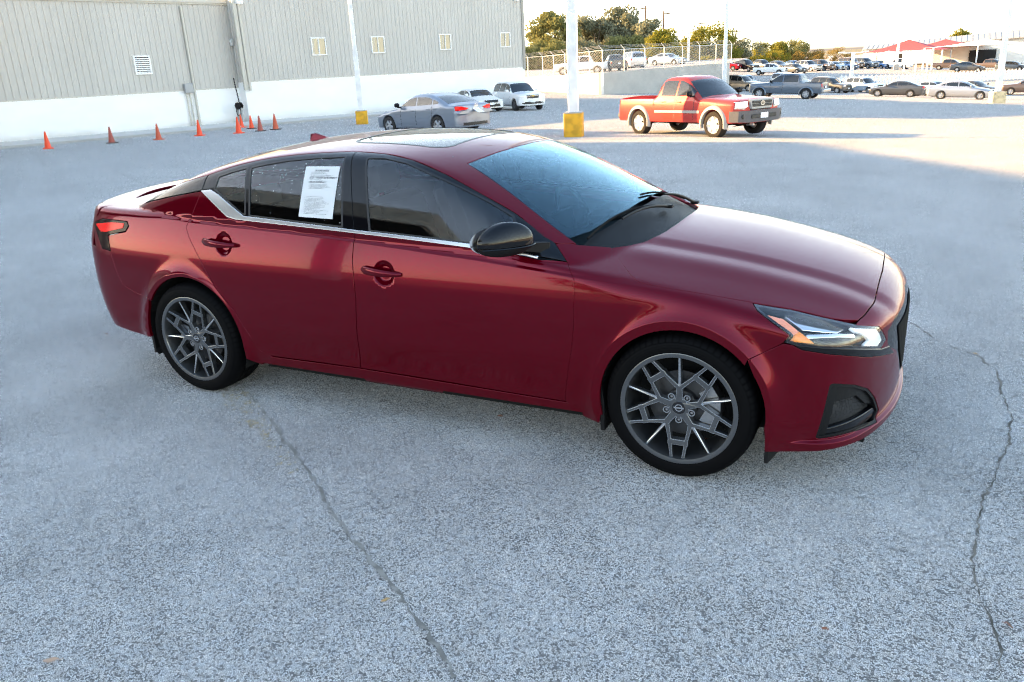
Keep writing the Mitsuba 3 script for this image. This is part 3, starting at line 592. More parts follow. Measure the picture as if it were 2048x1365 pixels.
sub2('projector', patch(pol(FB_, K['proj1']), FB_, f, .015, gap=.001, bev=.006, flange=.02, d=.030), 'black_gloss')
up1 = pol(FB_, [(.40, -.80, .757), (.55, -.745, .728), (.64, -.70, .700), (.60, -.77, .69), (.48, -.845, .715)])
sub2('reflector', patch(up1, FB_, f, .015, gap=.001, bev=.004, flange=.012, d=.028), 'chrome')
lo1 = pol(FB_, [(.50, -.868, .70), (.60, -.785, .690), (.655, -.72, .672), (.66, -.72, .662), (.60, -.79, .680), (.50, -.872, .690)])
sub2('reflector', patch(lo1, FB_, f, .012, gap=0, bev=.004, flange=.02, d=.018), 'chrome')
for yy in (0, 1):
    m = lathe_z([(0, .0), (.022, .002), (.030, .012), (.032, .03), (0, .03)], 20)
both('headlamp_trim', patch(HT, FB_, f, .012, gap=.001, bev=.004, flange=.02, d=-.004), 'black_gloss')
# rear bumper and boot lid
rbh = [(-3.60, 0, .86), (-3.86, -.45, .83), (-3.60, -.80, .80), (-3.531, -.859, .806), (-3.451, -.868, .797)]+K['seam_r'][1:]+[(-3.16, -.92, .45), (-3.18, -.91, .30), (-3.30, -.88, .290), (-3.6, -.78, .30), (-3.8, -.4, .30), (-3.86, 0, .30)]
rbh[0] = (-3.89, 0, .83)
RBP = pol(RB_, rbh+[(x, -y, z) for x, y, z in rbh[::-1][1:-1]])
ra = pol(RB_, np.stack([-2.812+.370*np.cos(a_), 0*a_-.91, .328+.370*np.sin(a_)], -1))
RBP = RBP.difference(union_all([ra, affinity.scale(ra, -1, 1, origin=(0, 0))]))
hadd('rear_bumper', patch(max(getattr(RBP, 'geoms', [RBP]), key=lambda g: g.area), RB_, f, .02, flange=.02), 'paint_red')
bth = [(-3.89, 0, .835), (-3.86, -.45, .835), (-3.60, -.80, .806), (-3.609, -.817, .952), (-3.56, -.795, 1.01), (-3.55, -.76, 1.035), (-3.505, -.73, 1.058)]
BTr = pol(RB_, bth+[(-3.49, -.60, 1.06), (-3.52, 0, 1.08)]+[(x, -y, z) for x, y, z in ([(-3.49, -.60, 1.06)]+bth[::-1])[:-1]])
hadd('boot_lid', patch(BTr, RB_, f, .02), 'paint_red')
BT = Polygon([(-3.50, -.725), (-3.40, -.733), (-3.24, -.74), (-3.275, -.60), (-3.305, -.3), (-3.315, 0), (-3.305, .3), (-3.275, .60), (-3.24, .74), (-3.40, .733), (-3.50, .725), (-3.52, .4), (-3.53, 0), (-3.52, -.4)])
SPO = Polygon([(-3.84, -.30), (-3.83, -.45), (-3.76, -.60), (-3.70, -.66), (-3.64, -.70), (-3.56, -.70), (-3.60, -.55), (-3.64, 0), (-3.60, .55), (-3.56, .70), (-3.64, .70), (-3.70, .66), (-3.76, .6), (-3.83, .45), (-3.84, .3)])
hadd('boot_deck', patch(union_all([BT.buffer(.02), SPO.buffer(.02)]).buffer(-.018), TOPJ, f, .016), 'paint_red')
# door handles
def handle(px, pz, L, key):
    n = 15; V = []; u = np.linspace(0, 1, n)
    for i, t in enumerate(u):
        x = px-L/2+L*t; z = pz-.012*t+.004; w = .021*(1-.55*t**2.2)*min(1, (t/.06)**.5+.35); y0 = -float(Wd(np.array([px-.12]), np.array([pz]))[0])
        y = -float(wb(np.array([x]))[0])+.030-.026*math.sin(math.pi*min(1, t*1.0))**.8-.010
        for a in np.linspace(0, 2*np.pi, 12, endpoint=False): V.append((x, y+.011*math.sin(a), z+w*math.cos(a)))
    V = np.array(V); F = []
    for i in range(n-1):
        for j in range(12):
            a, b = i*12+j, i*12+(j+1) % 12; F += [[a, b, b+12], [a, b+12, a+12]]
    V = np.vstack([V, V[:12].mean(0), V[-12:].mean(0)]); e = (n-1)*12
    for j in range(12): F += [[len(V)-2, (j+1) % 12, j], [len(V)-1, e+j, e+(j+1) % 12]]
    m = trimesh.Trimesh(V, F); m.fix_normals()
    add(key[0]+'__handle', m, 'paint_red', 50); mm_ = m.copy(); mm_.vertices = mm_.vertices*[1, -1, 1]; mm_.invert(); add(key[1]+'__handle', mm_, 'paint_red', 50)
handle(-2.52, .905, .235, DR[1]); handle(-1.468, .822, .235, DR[0])
# mirrors
def mirror_mesh():
    s = trimesh.creation.icosphere(4); v = s.vertices.copy(); x, y, z = v.T
    # y: -1 outboard..1 inboard; x: +1 front
    X_ = np.where(x > 0, .072*x*(1-.25*y*0), .050*np.sign(x)*np.abs(x)**.5)
    zz = np.where(z > 0, .088*z*(1-.22*np.clip(-y, 0, 1)), .060*np.sign(z)*np.abs(z)**.75*(1-.18*np.clip(y, 0, 1)))
    Y_ = .125*np.sign(y)*np.abs(y)**.85
    s.vertices = np.stack([X_*.92+.55*Y_, Y_*.77, zz*1.0], -1); return s
MC = np.array([-.748, -.975, 1.018])
mk = []
for sg in (1, -1):
    m = mirror_mesh(); man_ = man(m); low = mm(man_.trim_by_plane((0, .0, -1), .018)); up = mm(man_.trim_by_plane((0, 0, 1), -.012))
    arm = hull(bx(-.03, .03, 0, .01, -.045, -.015).vertices+[0.0, .06, 0], bx(-.05, .05, 0, .01, -.055, -.005).vertices+[.085, .155, -.02])
    led = tube([(.072-.05*(t**2)-.072*t, -.10*t, -.018) for t in np.linspace(-.9, 1.05, 14)], .0045, 6)
    gl = lathe([(0, -.002), (1, 0)], 32); gl.vertices = np.stack([gl.vertices[:, 1]*.1-.050+.72*gl.vertices[:, 0]*.10, gl.vertices[:, 0]*.10, gl.vertices[:, 2]*.062+.006], -1)
    ms = [up, low, arm, led, gl]
    for q in ms:
        if sg < 0: q.vertices = q.vertices*[.8, .8, .72]
        q.apply_translation(MC if sg > 0 else [-.77, -.945, .935])
        if sg < 0: q.vertices = q.vertices*[1, -1, 1]; q.invert()
    k = add(f'{CAR}__wing_mirror', up, 'black_gloss', 40); add(k+'__lower_shell', low, 'black_plastic', 40); add(k+'__arm', arm, 'black_plastic', 40); add(k+'__indicator', led, 'black_gloss', 40); add(k+'__glass', gl, 'chrome')
fin = hull([(-2.56, 0, 1.345), (-2.56, .02, 1.33), (-2.56, -.02, 1.33), (-2.40, .010, 1.365), (-2.40, -.010, 1.365), (-2.53, .008, 1.392), (-2.53, -.008, 1.392), (-2.52, 0, 1.396), (-2.56, 0, 1.39)])
add(f'{CAR}__antenna_fin', fin, 'paint_red', 30)
# wheels
def wheel(cx, ang, side, key, tw=.235):
    s = side; y0 = -.915
    R, r = .328, .252
    prof = [(r-.004, .006), (r+.003, -.004), (r+.020, -.010), (r+.045, -.008), (R-.014, .006), (R-.004, .020), (R, .045)]
    g = []
    for q in (.075, .115, .155): g += [(R, q-.005), (R-.007, q-.004), (R-.007, q+.004), (R, q+.005)]
    prof = prof+g+[(R, .19), (R-.006, .212), (R-.02, .228), (R-.06, .232), (r, .21)]
    ty = lathe(prof, 96); ty.invert()
    rim = lathe([(r+.002, .004), (r+.001, -.004), (r-.004, -.006), (r-.019, -.003), (r-.023, .006), (r-.025, .024), (r-.030, .05), (r-.034, .18), (r+.002, .20)], 96); rim.invert()
    Rr = r-.018
    sp, edge = [], []
    def bar(p0, p1, w0, w1):
        p0, p1 = np.array(p0), np.array(p1); d = (p1-p0)/np.linalg.norm(p1-p0); n = np.array([-d[1], d[0]])
        return Polygon([p0+n*w0, p1+n*w1, p1-n*w1, p0-n*w0])
    P = lambda rr, a: (rr*math.cos(math.radians(a)), rr*math.sin(math.radians(a)))
    bars = [Point(0, 0).buffer(.032)]
    thin = []
    for k in range(5):
        a = 90+72*k+ang
        nd = P(.088, a)
        bars.append(bar(P(.02, a), nd, .017, .013))
        thin.append(bar(P(.080, a), P(Rr, a), .0078, .0050))
        for sg in (1, -1):
            bars.append(bar(nd, P(.150, a+sg*21.5), .0098, .0074)); bars.append(bar(P(.148, a+sg*21.3), P(Rr+.004, a+sg*30), .0074, .0064))
        bars.append(bar(P(.160, a+36-15), P(.160, a+36+15), .006, .006)); bars.append(bar(P(.170, a+36-15), P(.170, a+36+15), .009, .009))
        lug = Point(P(.057, a+36)).buffer(.0155); bars.append(lug); bars.append(bar(P(.03, a+36), P(.057, a+36), .010, .010))
    face = union_all(bars).buffer(-.0012).buffer(.0012).intersection(Point(0, 0).buffer(Rr+.006))
    holes = union_all([Point(P(.057, 126+72*k+ang)).buffer(.0105) for k in range(5)])
    face = face.difference(holes)
    ex = lambda poly, y, h: (lambda m: (m.apply_transform(np.array([[1, 0, 0, 0], [0, 0, 1, y], [0, 1, 0, 0], [0, 0, 0, 1.0]])), m.invert(), m)[2])(prism(poly, h))
    # dish: the hub sits 12 mm behind the rim
    def dish(m):
        v = m.vertices.copy(); rr = np.hypot(v[:, 0], v[:, 2]); v[:, 1] += .016*(1-np.clip(rr/Rr, 0, 1)**2); m.vertices = v; return m
    def bevelled(poly, y, h, b):
        poly = poly.segmentize(.01); A = prism(poly, h)
        v = A.vertices.copy(); 
        return ex(poly, y, h)
    body = dish(ex(face.segmentize(.012), .006, .028)); edg = dish(ex(face.buffer(-.0004).segmentize(.012), .0042, .0020)); top_ = dish(ex(face.buffer(-.0026).segmentize(.012), .0022, .004))
    th = union_all(thin); spk = dish(ex(th.segmentize(.012), .012, .022)); edt = dish(ex(th.buffer(-.0003).segmentize(.012), .0105, .0016)); spt = dish(ex(th.buffer(-.0018).segmentize(.012), .0088, .004))
    wheelm = cat([rim]); cap = dish(lathe([(0, .0), (.027, .0), (.030, .003), (.030, .014)], 32)); cap.invert()
    rg = ex(Point(0, 0).buffer(.0165).difference(Point(0, 0).buffer(.0130)).union(sbox(-.022, -.0032, .022, .0032)), .0145, .002)
    nuts = []
    for k in range(5):
        nb = lathe([(0, .004), (.006, .004), (.0078, .007), (.0085, .03)], 6); nb.invert(); q = P(.057, 126+72*k+ang); nb.apply_translation((q[0], .018, q[1])); nuts.append(nb)
    disc = lathe([(.06, .075), (.075, .078), (.148, .078), (.148, .096), (.06, .096)], 64); disc.invert()
    hubb = lathe([(0, .04), (.070, .045), (.072, .08)], 32); hubb.invert()
    calp = Polygon([P(.10, 40), P(.165, 38), P(.172, 15), P(.172, -10), P(.165, -34), P(.10, -36), P(.11, 0)]) if cx > -1 else Polygon([P(.10, 200), P(.16, 205), P(.165, 180), P(.16, 155), P(.10, 150)])
    cal = ex(calp, .052, .06)
    back = lathe([(0, .17), (r-.034, .17)], 48); back.invert()
    def place(m):
        m.vertices = m.vertices+[cx, y0, .328]
        if s < 0: m.vertices = m.vertices*[1, -1, 1]; m.invert()
        return m
    k = thing_part(f'{CAR}__{key}')
    add(k+'__tyre', place(ty), 'tyre', 35); add(k+'__rim', place(cat([rim, body])), 'gunmetal', 35); add(k+'__spoke_edge', place(edg), 'gunmetal_edge', 25); add(k+'__spoke_face', place(top_), 'gunmetal', 25)
    for th1 in thin:
        add(k+'__thin_spoke', place(dish(ex(th1.segmentize(.012), .0095, .024))), 'gunmetal', 25); add(k+'__thin_spoke_edge', place(dish(ex(th1.buffer(-.0022).segmentize(.012), .0080, .0014))), 'gunmetal_edge', 25)
    add(k+'__centre_cap', place(cap), 'cap_black', 30); add(k+'__centre_emblem', place(rg), 'satin_chrome'); add(k+'__lug_nut', place(nuts[0]), 'steel', 20)
    for nn in nuts[1:]: add(k+'__lug_nut', place(nn), 'steel', 20)
    add(k+'__brake_disc', place(cat([disc, hubb])), 'disc_steel', 30); add(k+'__caliper', place(cal), 'steel', 30); add(k+'__back_plate', place(back), 'liner')
def thing_part(k): return numbered(k)
wheel(0.0, 0, 1, 'front_wheel'); wheel(-2.825, 20, 1, 'rear_wheel'); wheel(0.0, 10, -1, 'front_wheel'); wheel(-2.825, 30, -1, 'rear_wheel')
# wheel wells, floor, mud flaps
wl = []
for cx in WX:
    R_ = .375 if cx < -1 else .358
    a = np.linspace(math.radians(-22), math.radians(202), 28)
    for sg in (1, -1):
        V = []; F = []
        for q in a: V += [(cx+R_*math.cos(q), -.90*sg, .328+R_*math.sin(q)), (cx+(R_-.0)*math.cos(q), -.62*sg, .328+R_*math.sin(q))]
        c = len(V); V.append((cx, -.62*sg, .40))
        for i in range(len(a)-1): F += [[2*i, 2*i+2, 2*i+3], [2*i, 2*i+3, 2*i+1], [2*i+1, 2*i+3, c]]
        F.append([2*len(a)-1, 1, c]); add(f'{CAR}__wheel_liner', trimesh.Trimesh(V, F, process=False), 'liner')
fl_m = [bx(-2.42, -.40, -.78, .78, .165, .24), bx(-3.7, -2.4, -.60, .60, .20, .30), bx(-.4, .72, -.60, .60, .155, .22), bx(-3.6, -3.2, -.8, .8, .30, .34), bx(.37, .66, -.72, .72, .19, .21)]
add(f'{CAR}__underbody', cat(fl_m), 'liner')
for sg in (1, -1):
    add(f'{CAR}__mud_flap', hull(bx(-.352, -.335, min(-.90*sg, -.70*sg), max(-.90*sg, -.70*sg), .165, .30).vertices, bx(-.372, -.36, min(-.88*sg, -.72*sg), max(-.88*sg, -.72*sg), .40, .42).vertices), 'black_plastic')
    add(f'{CAR}__mud_flap', hull(bx(-3.20, -3.185, min(-.90*sg, -.70*sg), max(-.90*sg, -.70*sg), .20, .34).vertices, bx(-3.19, -3.18, min(-.90*sg, -.72*sg), max(-.90*sg, -.72*sg), .45, .47).vertices), 'black_plastic')
    add(f'{CAR}__air_dam', hull(bx(.355, .37, min(-.86*sg, -.70*sg), max(-.86*sg, -.70*sg), .115, .19).vertices, bx(.40, .405, min(-.80*sg, -.70*sg), max(-.80*sg, -.70*sg), .15, .19).vertices), 'black_plastic')
# cabin
cab = f'{CAR}__cabin'
for sg in (1, -1):
    sideP = Polygon([(-2.70, .30), (-2.62, 1.02), (-1.6, .955), (-.55, .86), (-.50, .30)]); m = prism(sideP, .03); m.apply_transform(np.array([[1, 0, 0, 0], [0, 0, 1, (-.83 if sg > 0 else .80)], [0, 1, 0, 0], [0, 0, 0, 1.0]])); add(f'{CAR}__door_card', m, 'trim_dark')
add(f'{CAR}__floor', bx(-2.6, -.4, -.80, .80, .28, .31), 'trim_dark')
dash = prism(Polygon([(-.44, .40), (-.44, .885), (-.62, .905), (-.80, .875), (-.86, .80), (-.82, .62), (-.70, .40)]), 1.56); dash.apply_transform(np.array([[1, 0, 0, 0], [0, 0, 1, -.78], [0, 1, 0, 0], [0, 0, 0, 1.0]]))
dk = add(f'{CAR}__dashboard', dash, 'trim_dark', 30)
add(dk+'__screen', bx(-.905, -.88, -.17, .12, .845, .985, .006), 'trim_mid'); add(dk+'__binnacle', bx(-.84, -.64, .20, .56, .86, .945, .03), 'trim_dark')
sw = lathe([(.185*1+.014*math.cos(t), .014*math.sin(t)) for t in np.linspace(0, 2*np.pi, 11)], 40); sw = cat([sw, bx(-.17, .17, -.008, .008, -.02, .02), bx(-.06, .06, -.02, .02, -.06, .05)])
M_ = trimesh.transformations.rotation_matrix(math.radians(90), (0, 0, 1)); sw.apply_transform(M_); sw.apply_transform(trimesh.transformations.rotation_matrix(math.radians(-25), (0, 1, 0))); sw.apply_translation((-.98, .38, .88)); add(f'{CAR}__steering_wheel', sw, 'black_plastic', 40)
def seat(x, y, nm):
    def hb(x0, x1, y0, y1, z0, z1, b): return bx(x0, x1, y0, y1, z0, z1, b)
    k = numbered(f'{CAR}__{nm}')
    add(k+'__cushion', hb(x-.02, x+.50, y-.26, y+.26, .42, .58, .05), 'seat_grey', 30)
    b = hb(-.08, .08, -.26, .26, 0, .62, .05); b.apply_transform(trimesh.transformations.rotation_matrix(math.radians(-20), (0, 1, 0))); b.apply_translation((x, y, .52)); add(k+'__backrest', b, 'seat_grey', 30)
    h = hb(-.05, .05, -.13, .13, 0, .18, .04); h.apply_transform(trimesh.transformations.rotation_matrix(math.radians(-10), (0, 1, 0))); h.apply_translation((x-.22, y, 1.12)); add(k+'__headrest', h, 'seat_grey', 30)
seat(-1.55, -.38, 'front_seat'); seat(-1.55, .38, 'front_seat')
add(f'{CAR}__rear_seat', cat([bx(-2.55, -2.05, -.68, .68, .42, .56, .04), bx(-2.72, -2.55, -.68, .68, .45, 1.02, .05), bx(-2.70, -2.60, -.5, -.25, 1.0, 1.13, .03), bx(-2.70, -2.60, .25, .5, 1.0, 1.13, .03)]), 'seat_grey', 30)
add(f'{CAR}__parcel_shelf', bx(-3.25, -2.66, -.68, .68, .99, 1.01), 'trim_dark')
add(f'{CAR}__headliner', bx(-2.45, -1.25, -.52, .52, 1.312, 1.322), 'trim_mid')
rvm = bx(-.97, -.94, -.12, .12, 1.15, 1.215, .012); add(f'{CAR}__rear_view_mirror', rvm, 'black_plastic', 30)
# notice in the rear door window
pk = thing('paper_notice', 'white printed paper notice stuck on the rear side window of the red sedan', 'notice')
pc = np.array(K['paper']); pr_ = OB.uv(pc); 
def on_paper(u, v):   # u right 0..1, v down 0..1
    a = pr_[0]*(1-u)*(1-v)+pr_[1]*u*(1-v)+pr_[2]*u*v+pr_[3]*(1-u)*v; return a
def pquad(u0, v0, u1, v1): return Polygon([on_paper(u0, v0), on_paper(u1, v0), on_paper(u1, v1), on_paper(u0, v1)])
add_n(pk+'__sheet', *patch(pquad(0, 0, 1, 1), OB, f, .03, gap=0, bev=.0003, flange=.001, d=-.0015), 'paper')
def ptext(s, u, v, size, bold=False):
    m = meshkit.text_mesh(s, size, .0004, bold); vv = m.vertices.copy(); w = vv[:, 0].max()
    W_, H_ = np.linalg.norm(pr_[1]-pr_[0]), np.linalg.norm(pr_[3]-pr_[0])
    uvw = np.array([on_paper(u+(a-(0 if u < .3 else w/2))/W_, v-b/H_) for a, b in vv[:, :2]])
    L = OB.lift(f, uvw); Ng = grad(f, L); V = L+Ng*(.0019+vv[:, 2:3]); add(pk+'__print', trimesh.Trimesh(V, m.faces, process=False), 'ink')
ptext('BUYERS GUIDE', .5, .105, .0085, True); ptext('AS IS - NO DEALER WARRANTY', .16, .245, .0082, True); ptext('DEALER WARRANTY', .16, .33, .0082, True)
rl = []
rng = np.random.default_rng(3)
for v in [.13, .15, .175, .20, .272, .365, .385, .40, .415, .44, .60, .63, .655, .675, .70, .725, .745, .765, .79, .81, .83, .855, .875, .90, .925]:
    u = .10 if v > .5 else .16; e = u+rng.uniform(.45, .78)
    w = patch(pquad(u, v, min(e, .92), v+.0055), OB, f, .03, gap=0, bev=.0002, flange=0, d=-.0019); rl.append(trimesh.Trimesh(w[0], w[1], process=False))
k = add(pk+'__small_print', cat(rl), 'ink'); labels[k] = {'kind': 'stuff'}

# dried drops on the rear side glass
dr_ = np.random.default_rng(11); gx0, gy0, gx1, gy1 = gr.bounds; V, F = [], []
while len(V) < 46*7:
    c = np.array([dr_.uniform(gx0, gx1), gy1-(gy1-gy0)*dr_.beta(1.2, 2.2)])
    if not gr.buffer(-.012).contains(Point(c)) or pquad(0, 0, 1, 1).buffer(.006).contains(Point(c)): continue
    r_ = dr_.uniform(.0011, .0024); a6 = np.arange(6)*1.0472; q = np.vstack([c, c+r_*np.c_[np.cos(a6)*dr_.uniform(.8, 1.8), np.sin(a6)]]); L3 = OB.lift(f, q); L3 = L3+grad(f, L3)*.0012; o = len(V); V += list(L3); F += [[o, o+1+i, o+1+(i+1) % 6] for i in range(6)]
k = add(DR[1][0]+'__water_spots', trimesh.Trimesh(np.array(V), F, process=False), 'white_lamp'); labels[k] = {'kind': 'stuff'}
# ---------------------------------------------------------------- the metal-clad building: two wings, and the taller block behind the camera
def wing(key, A, B, ztop_white, ztop, depth, lab, rib=.305, zb=-1.9):
    A, B = np.array(A, float), np.array(B, float); L = np.linalg.norm(B-A); u = (B-A)/L; a = math.atan2(u[1], u[0])
    tw = lambda s=0., z=0., off=0.: twz(A[0]+u[0]*s+u[1]*off, A[1]+u[1]*s-u[0]*off, z, a)   # local: x along, -y outwards (to the right of A->B)
    k = thing(key, lab, 'building')
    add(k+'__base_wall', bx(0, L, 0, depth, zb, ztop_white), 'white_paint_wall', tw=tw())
    add(k+'__core', bx(0, L, .05, depth, ztop_white, ztop-.02), 'tan_trim_dark', tw=tw())
    add(k+'__ledge', bx(-.01, L+.01, -.03, .05, ztop_white, ztop_white+.045), 'tan_trim', tw=tw())
    n = int(L/rib); w = L/n
    pts = [(0, .05), (0, -.012), (.015, -.014), (.03, -.036), (.075, -.036), (.09, -.014), (.155, -.013), (.165, -.017), (.185, -.017), (.195, -.013), (w-.003, -.012), (w-.003, .05)]
    pm = prism(Polygon(pts), ztop-ztop_white-.045); sh = mikit.ply(pm, 'tan_metal')
    for i in range(n): copy(k+'__panel', sh, tw(i*w, ztop_white+.045))
    add(k+'__eave', cat([bx(-.05, L+.05, -.16, .04, ztop-.02, ztop+.16), bx(-.05, L+.05, -.10, .04, ztop-.10, ztop-.02)]), 'tan_trim', tw=tw())
    return k, tw, u
ga, tA, uA = wing('left_wing_building', (-38.73, 10.9), (-34.35, 32.4), 1.14, 5.6, 14, 'tan ribbed metal building wing on white wall with one louvred vent, at the far left')
gb_, tB, uB = wing('window_wing_building', (-33.7, 31.8), (-26.1, 52.6), 1.42, 9.0, 18, 'taller tan ribbed metal building with four small white windows above white wall', zb=-2.2)
# return wall between the two wings, and end trim
p0 = np.array([-33.7, 31.8]); nB = np.array([uB[1], -uB[0]])
ang_s = math.atan2(nB[1], nB[0])
def tS(s=0., z=0.): return twz(p0[0]-nB[0]*(6-s), p0[1]-nB[1]*(6-s), z, ang_s)
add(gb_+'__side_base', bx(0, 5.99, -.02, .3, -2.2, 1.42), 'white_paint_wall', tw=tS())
sp_ = mikit.ply(prism(Polygon([(0, .05), (0, -.012), (.03, -.05), (.075, -.05), (.09, -.014), (.296, -.012), (.296, .05)]), 7.55), 'tan_metal')
for i in range(20): copy(gb_+'__side_panel', sp_, tS(i*.3, 1.44))
add(ga+'__upper_block', bx(4.7, 8.6, 4, 12, 5.3, 9.3), 'tan_metal', tw=tA())
LB = 22.14
add(gb_+'__corner_trim', cat([bx(-.06, .16, -.075, .06, 1.0, 9.0)]), 'tan_trim', tw=tB()); add(gb_+'__corner_trim', bx(LB-.16, LB+.08, -.075, .06, 1.3, 9.0), 'tan_trim_dark', tw=tB())
add(gb_+'__downspout', bx(.19, .31, -.17, -.055, .95, 8.9, .02), 'tan_trim', tw=tB())
for s0, z0 in ((4.5, 2.71), (8.75, 2.72), (14.2, 2.79), (19.75, 2.84)):
    w = numbered(gb_+'__window'); W_, H_ = 1.0, 1.0
    fm = cat([bx(0, W_, -.085, .04, 0, .06, .005), bx(0, W_, -.085, .04, H_-.06, H_, .005), bx(0, .06, -.085, .04, .06, H_-.06), bx(W_-.06, W_, -.085, .04, .06, H_-.06)])
    add(w+'__frame', fm, 'white_trim', tw=tB(s0, z0)); add(w+'__mullion', bx(.48, .53, -.075, .04, .06, H_-.06), 'white_trim', tw=tB(s0, z0))
    add(w+'__pane', bx(.06, .48, -.03, -.02, .06, H_-.06), 'mirror_pane', tw=tB(s0, z0)); add(w+'__pane', bx(.53, .94, -.045, -.035, .06, H_-.06), 'mirror_pane', tw=tB(s0, z0))
mat('mirror_pane', (.10, .10, .09), .05, 0, 1.0)
scene['mirror_pane'] = two({'type': 'blendbsdf', 'weight': .07, 'a': {'type': 'principled', 'base_color': rgb((.15, .135, .11)), 'roughness': .05, 'specular': .6}, 'b': {'type': 'principled', 'base_color': rgb((.75, .72, .65)), 'roughness': .03, 'metallic': 1.0}})
for s0, z0 in ((.10, 5.45), (21.2, 5.9)):
    q = put('wall_lamp', mikit.ply(cat([bx(0, .42, -.30, -.02, 0, .10, .02), bx(.12, .30, -.05, .0, -.05, .2)]), 'grey_trim')) if 0 else thing('wall_lamp', 'white flood lamp at the near top corner of the window wall' if s0 < 1 else 'white flood lamp high at the far end of the window wall', 'lamp')
    add(q+'__housing', cat([bx(0, .40, -.30, -.02, .10, .22, .03), bx(.12, .28, -.06, -.0, .0, .3)]), 'white_trim', tw=tB(s0, z0)); add(q+'__lens', bx(.03, .37, -.28, -.05, .05, .10, .01), 'white_lamp', tw=tB(s0, z0))
# louvred vent on the left wing
LS = 8.67
v = thing('wall_vent', 'white framed louvred vent set in the left metal wall', 'vent')
V0, V1, Z0, Z1 = LS+6.95, LS+7.85, 2.06, 2.98
add(v+'__frame', cat([bx(V0, V1, -.10, .0, Z0, Z0+.07, .01), bx(V0, V1, -.10, .0, Z1-.07, Z1, .01), bx(V0, V0+.07, -.10, .0, Z0+.07, Z1-.07), bx(V1-.07, V1, -.10, .0, Z0+.07, Z1-.07)]), 'white_trim', tw=tA())
add(v+'__back', bx(V0+.05, V1-.05, -.052, -.04, Z0+.05, Z1-.05), 'dark_inside', tw=tA())
for i in range(8):
    z = Z0+.10+i*.095; sl = hull([(V0+.06, -.095, z-.02), (V1-.06, -.095, z-.02), (V0+.06, -.095, z), (V1-.06, -.095, z), (V0+.06, -.055, z+.045), (V1-.06, -.055, z+.045), (V0+.06, -.055, z+.03), (V1-.06, -.055, z+.03)]); add(v+'__slat', sl, 'white_trim', tw=tA())
add(ga+'__downspout', bx(LS+10.0, LS+10.12, -.15, -.055, -.9, 5.4, .02), 'tan_trim', tw=tA())
eb = thing('electric_box', 'grey electric box with two conduits on the left wall below the downspout', 'electric box')
add(eb+'__box', bx(LS+9.45, LS+9.95, -.22, -.055, 1.02, 1.52, .02), 'metal_grey', tw=tA())
for q in (9.55, 9.75): add(eb+'__conduit', tube([(LS+q, -.10, -.9), (LS+q, -.10, 1.02)], .04, 8), 'tan_trim', 40, tw=tA())
hk_ = thing('hose_station', 'black hose reel on a leaning stand in the corner between the two wings', 'hose reel')
cx_, cy_ = -33.95, 31.35; cz_ = gz(cx_, cy_)
add(hk_+'__stand', cat([bx(-.18, -.10, -.05, .05, 0, 1.05), bx(.12, .2, -.05, .05, 0, .9), bx(-.2, .22, -.08, .08, 0, .06)]), 'metal_grey', tw=twz(cx_, cy_, cz_)); add(hk_+'__drum', lathe([(0, -.12), (.20, -.12), (.20, -.09), (.11, -.08), (.11, .08), (.20, .09), (.20, .12), (0, .12)], 24).apply_translation((.02, 0, 1.0)), 'black_plastic', 30, tw=twz(cx_, cy_, cz_))
add(hk_+'__hose', tube([(.05+.16*math.cos(t)*(1+.1*math.sin(3*t)), -.13-.02*math.sin(t*2), .72+.24*math.sin(t)) for t in np.linspace(0, 6.28, 26)], .02, 6), 'black_plastic', 40, tw=twz(cx_, cy_, cz_)); add(hk_+'__pole', tube([(.12, -.05, 1.2), (-.10, .02, 2.5)], .03, 6), 'black_plastic', 40, tw=twz(cx_, cy_, cz_))
wl2 = thing('wall_light', 'small dark bulkhead light on the return wall between the wings', 'lamp'); add(wl2+'__body', bx(5.35, 5.55, -.20, -.05, 3.35, 3.75, .03), 'grey_trim', tw=tS()); add(wl2+'__glass', bx(5.38, 5.52, -.215, -.19, 3.40, 3.70), 'white_lamp', tw=tS())
# pavement strip by the wall
def ribbon(pts, w0, w1, z=.10, seg=24):
    P = np.array(pts, float); t = np.linspace(0, len(P)-1, seg*(len(P)-1)+1); q = np.stack([np.interp(t, range(len(P)), P[:, k]) for k in (0, 1)], -1)
    d = np.gradient(q, axis=0); d /= np.linalg.norm(d, axis=1, keepdims=True); n = np.stack([-d[:, 1], d[:, 0]], -1)
    a, b = q+n*w0, q+n*w1; return a, b
a, b = ribbon([(-36.3, 5), (-33.6, 17.5), (-31.9, 25.7), (-31.0, 30.3), (-28.9, 38.5), (-25.0, 49.5)], 0, 3.4)
za, zb_ = ground(a[:, 0], a[:, 1])+.10, ground(b[:, 0], b[:, 1])+.13
V = np.vstack([np.c_[a, za-.25], np.c_[a, za], np.c_[b, zb_]]); n = len(a); F = []
for i in range(n-1):
    for r in (0, 1): F += [[r*n+i, r*n+i+1, (r+1)*n+i+1], [r*n+i, (r+1)*n+i+1, (r+1)*n+i]]
struct('sidewalk', trimesh.Trimesh(V, F, process=False), 'concrete')
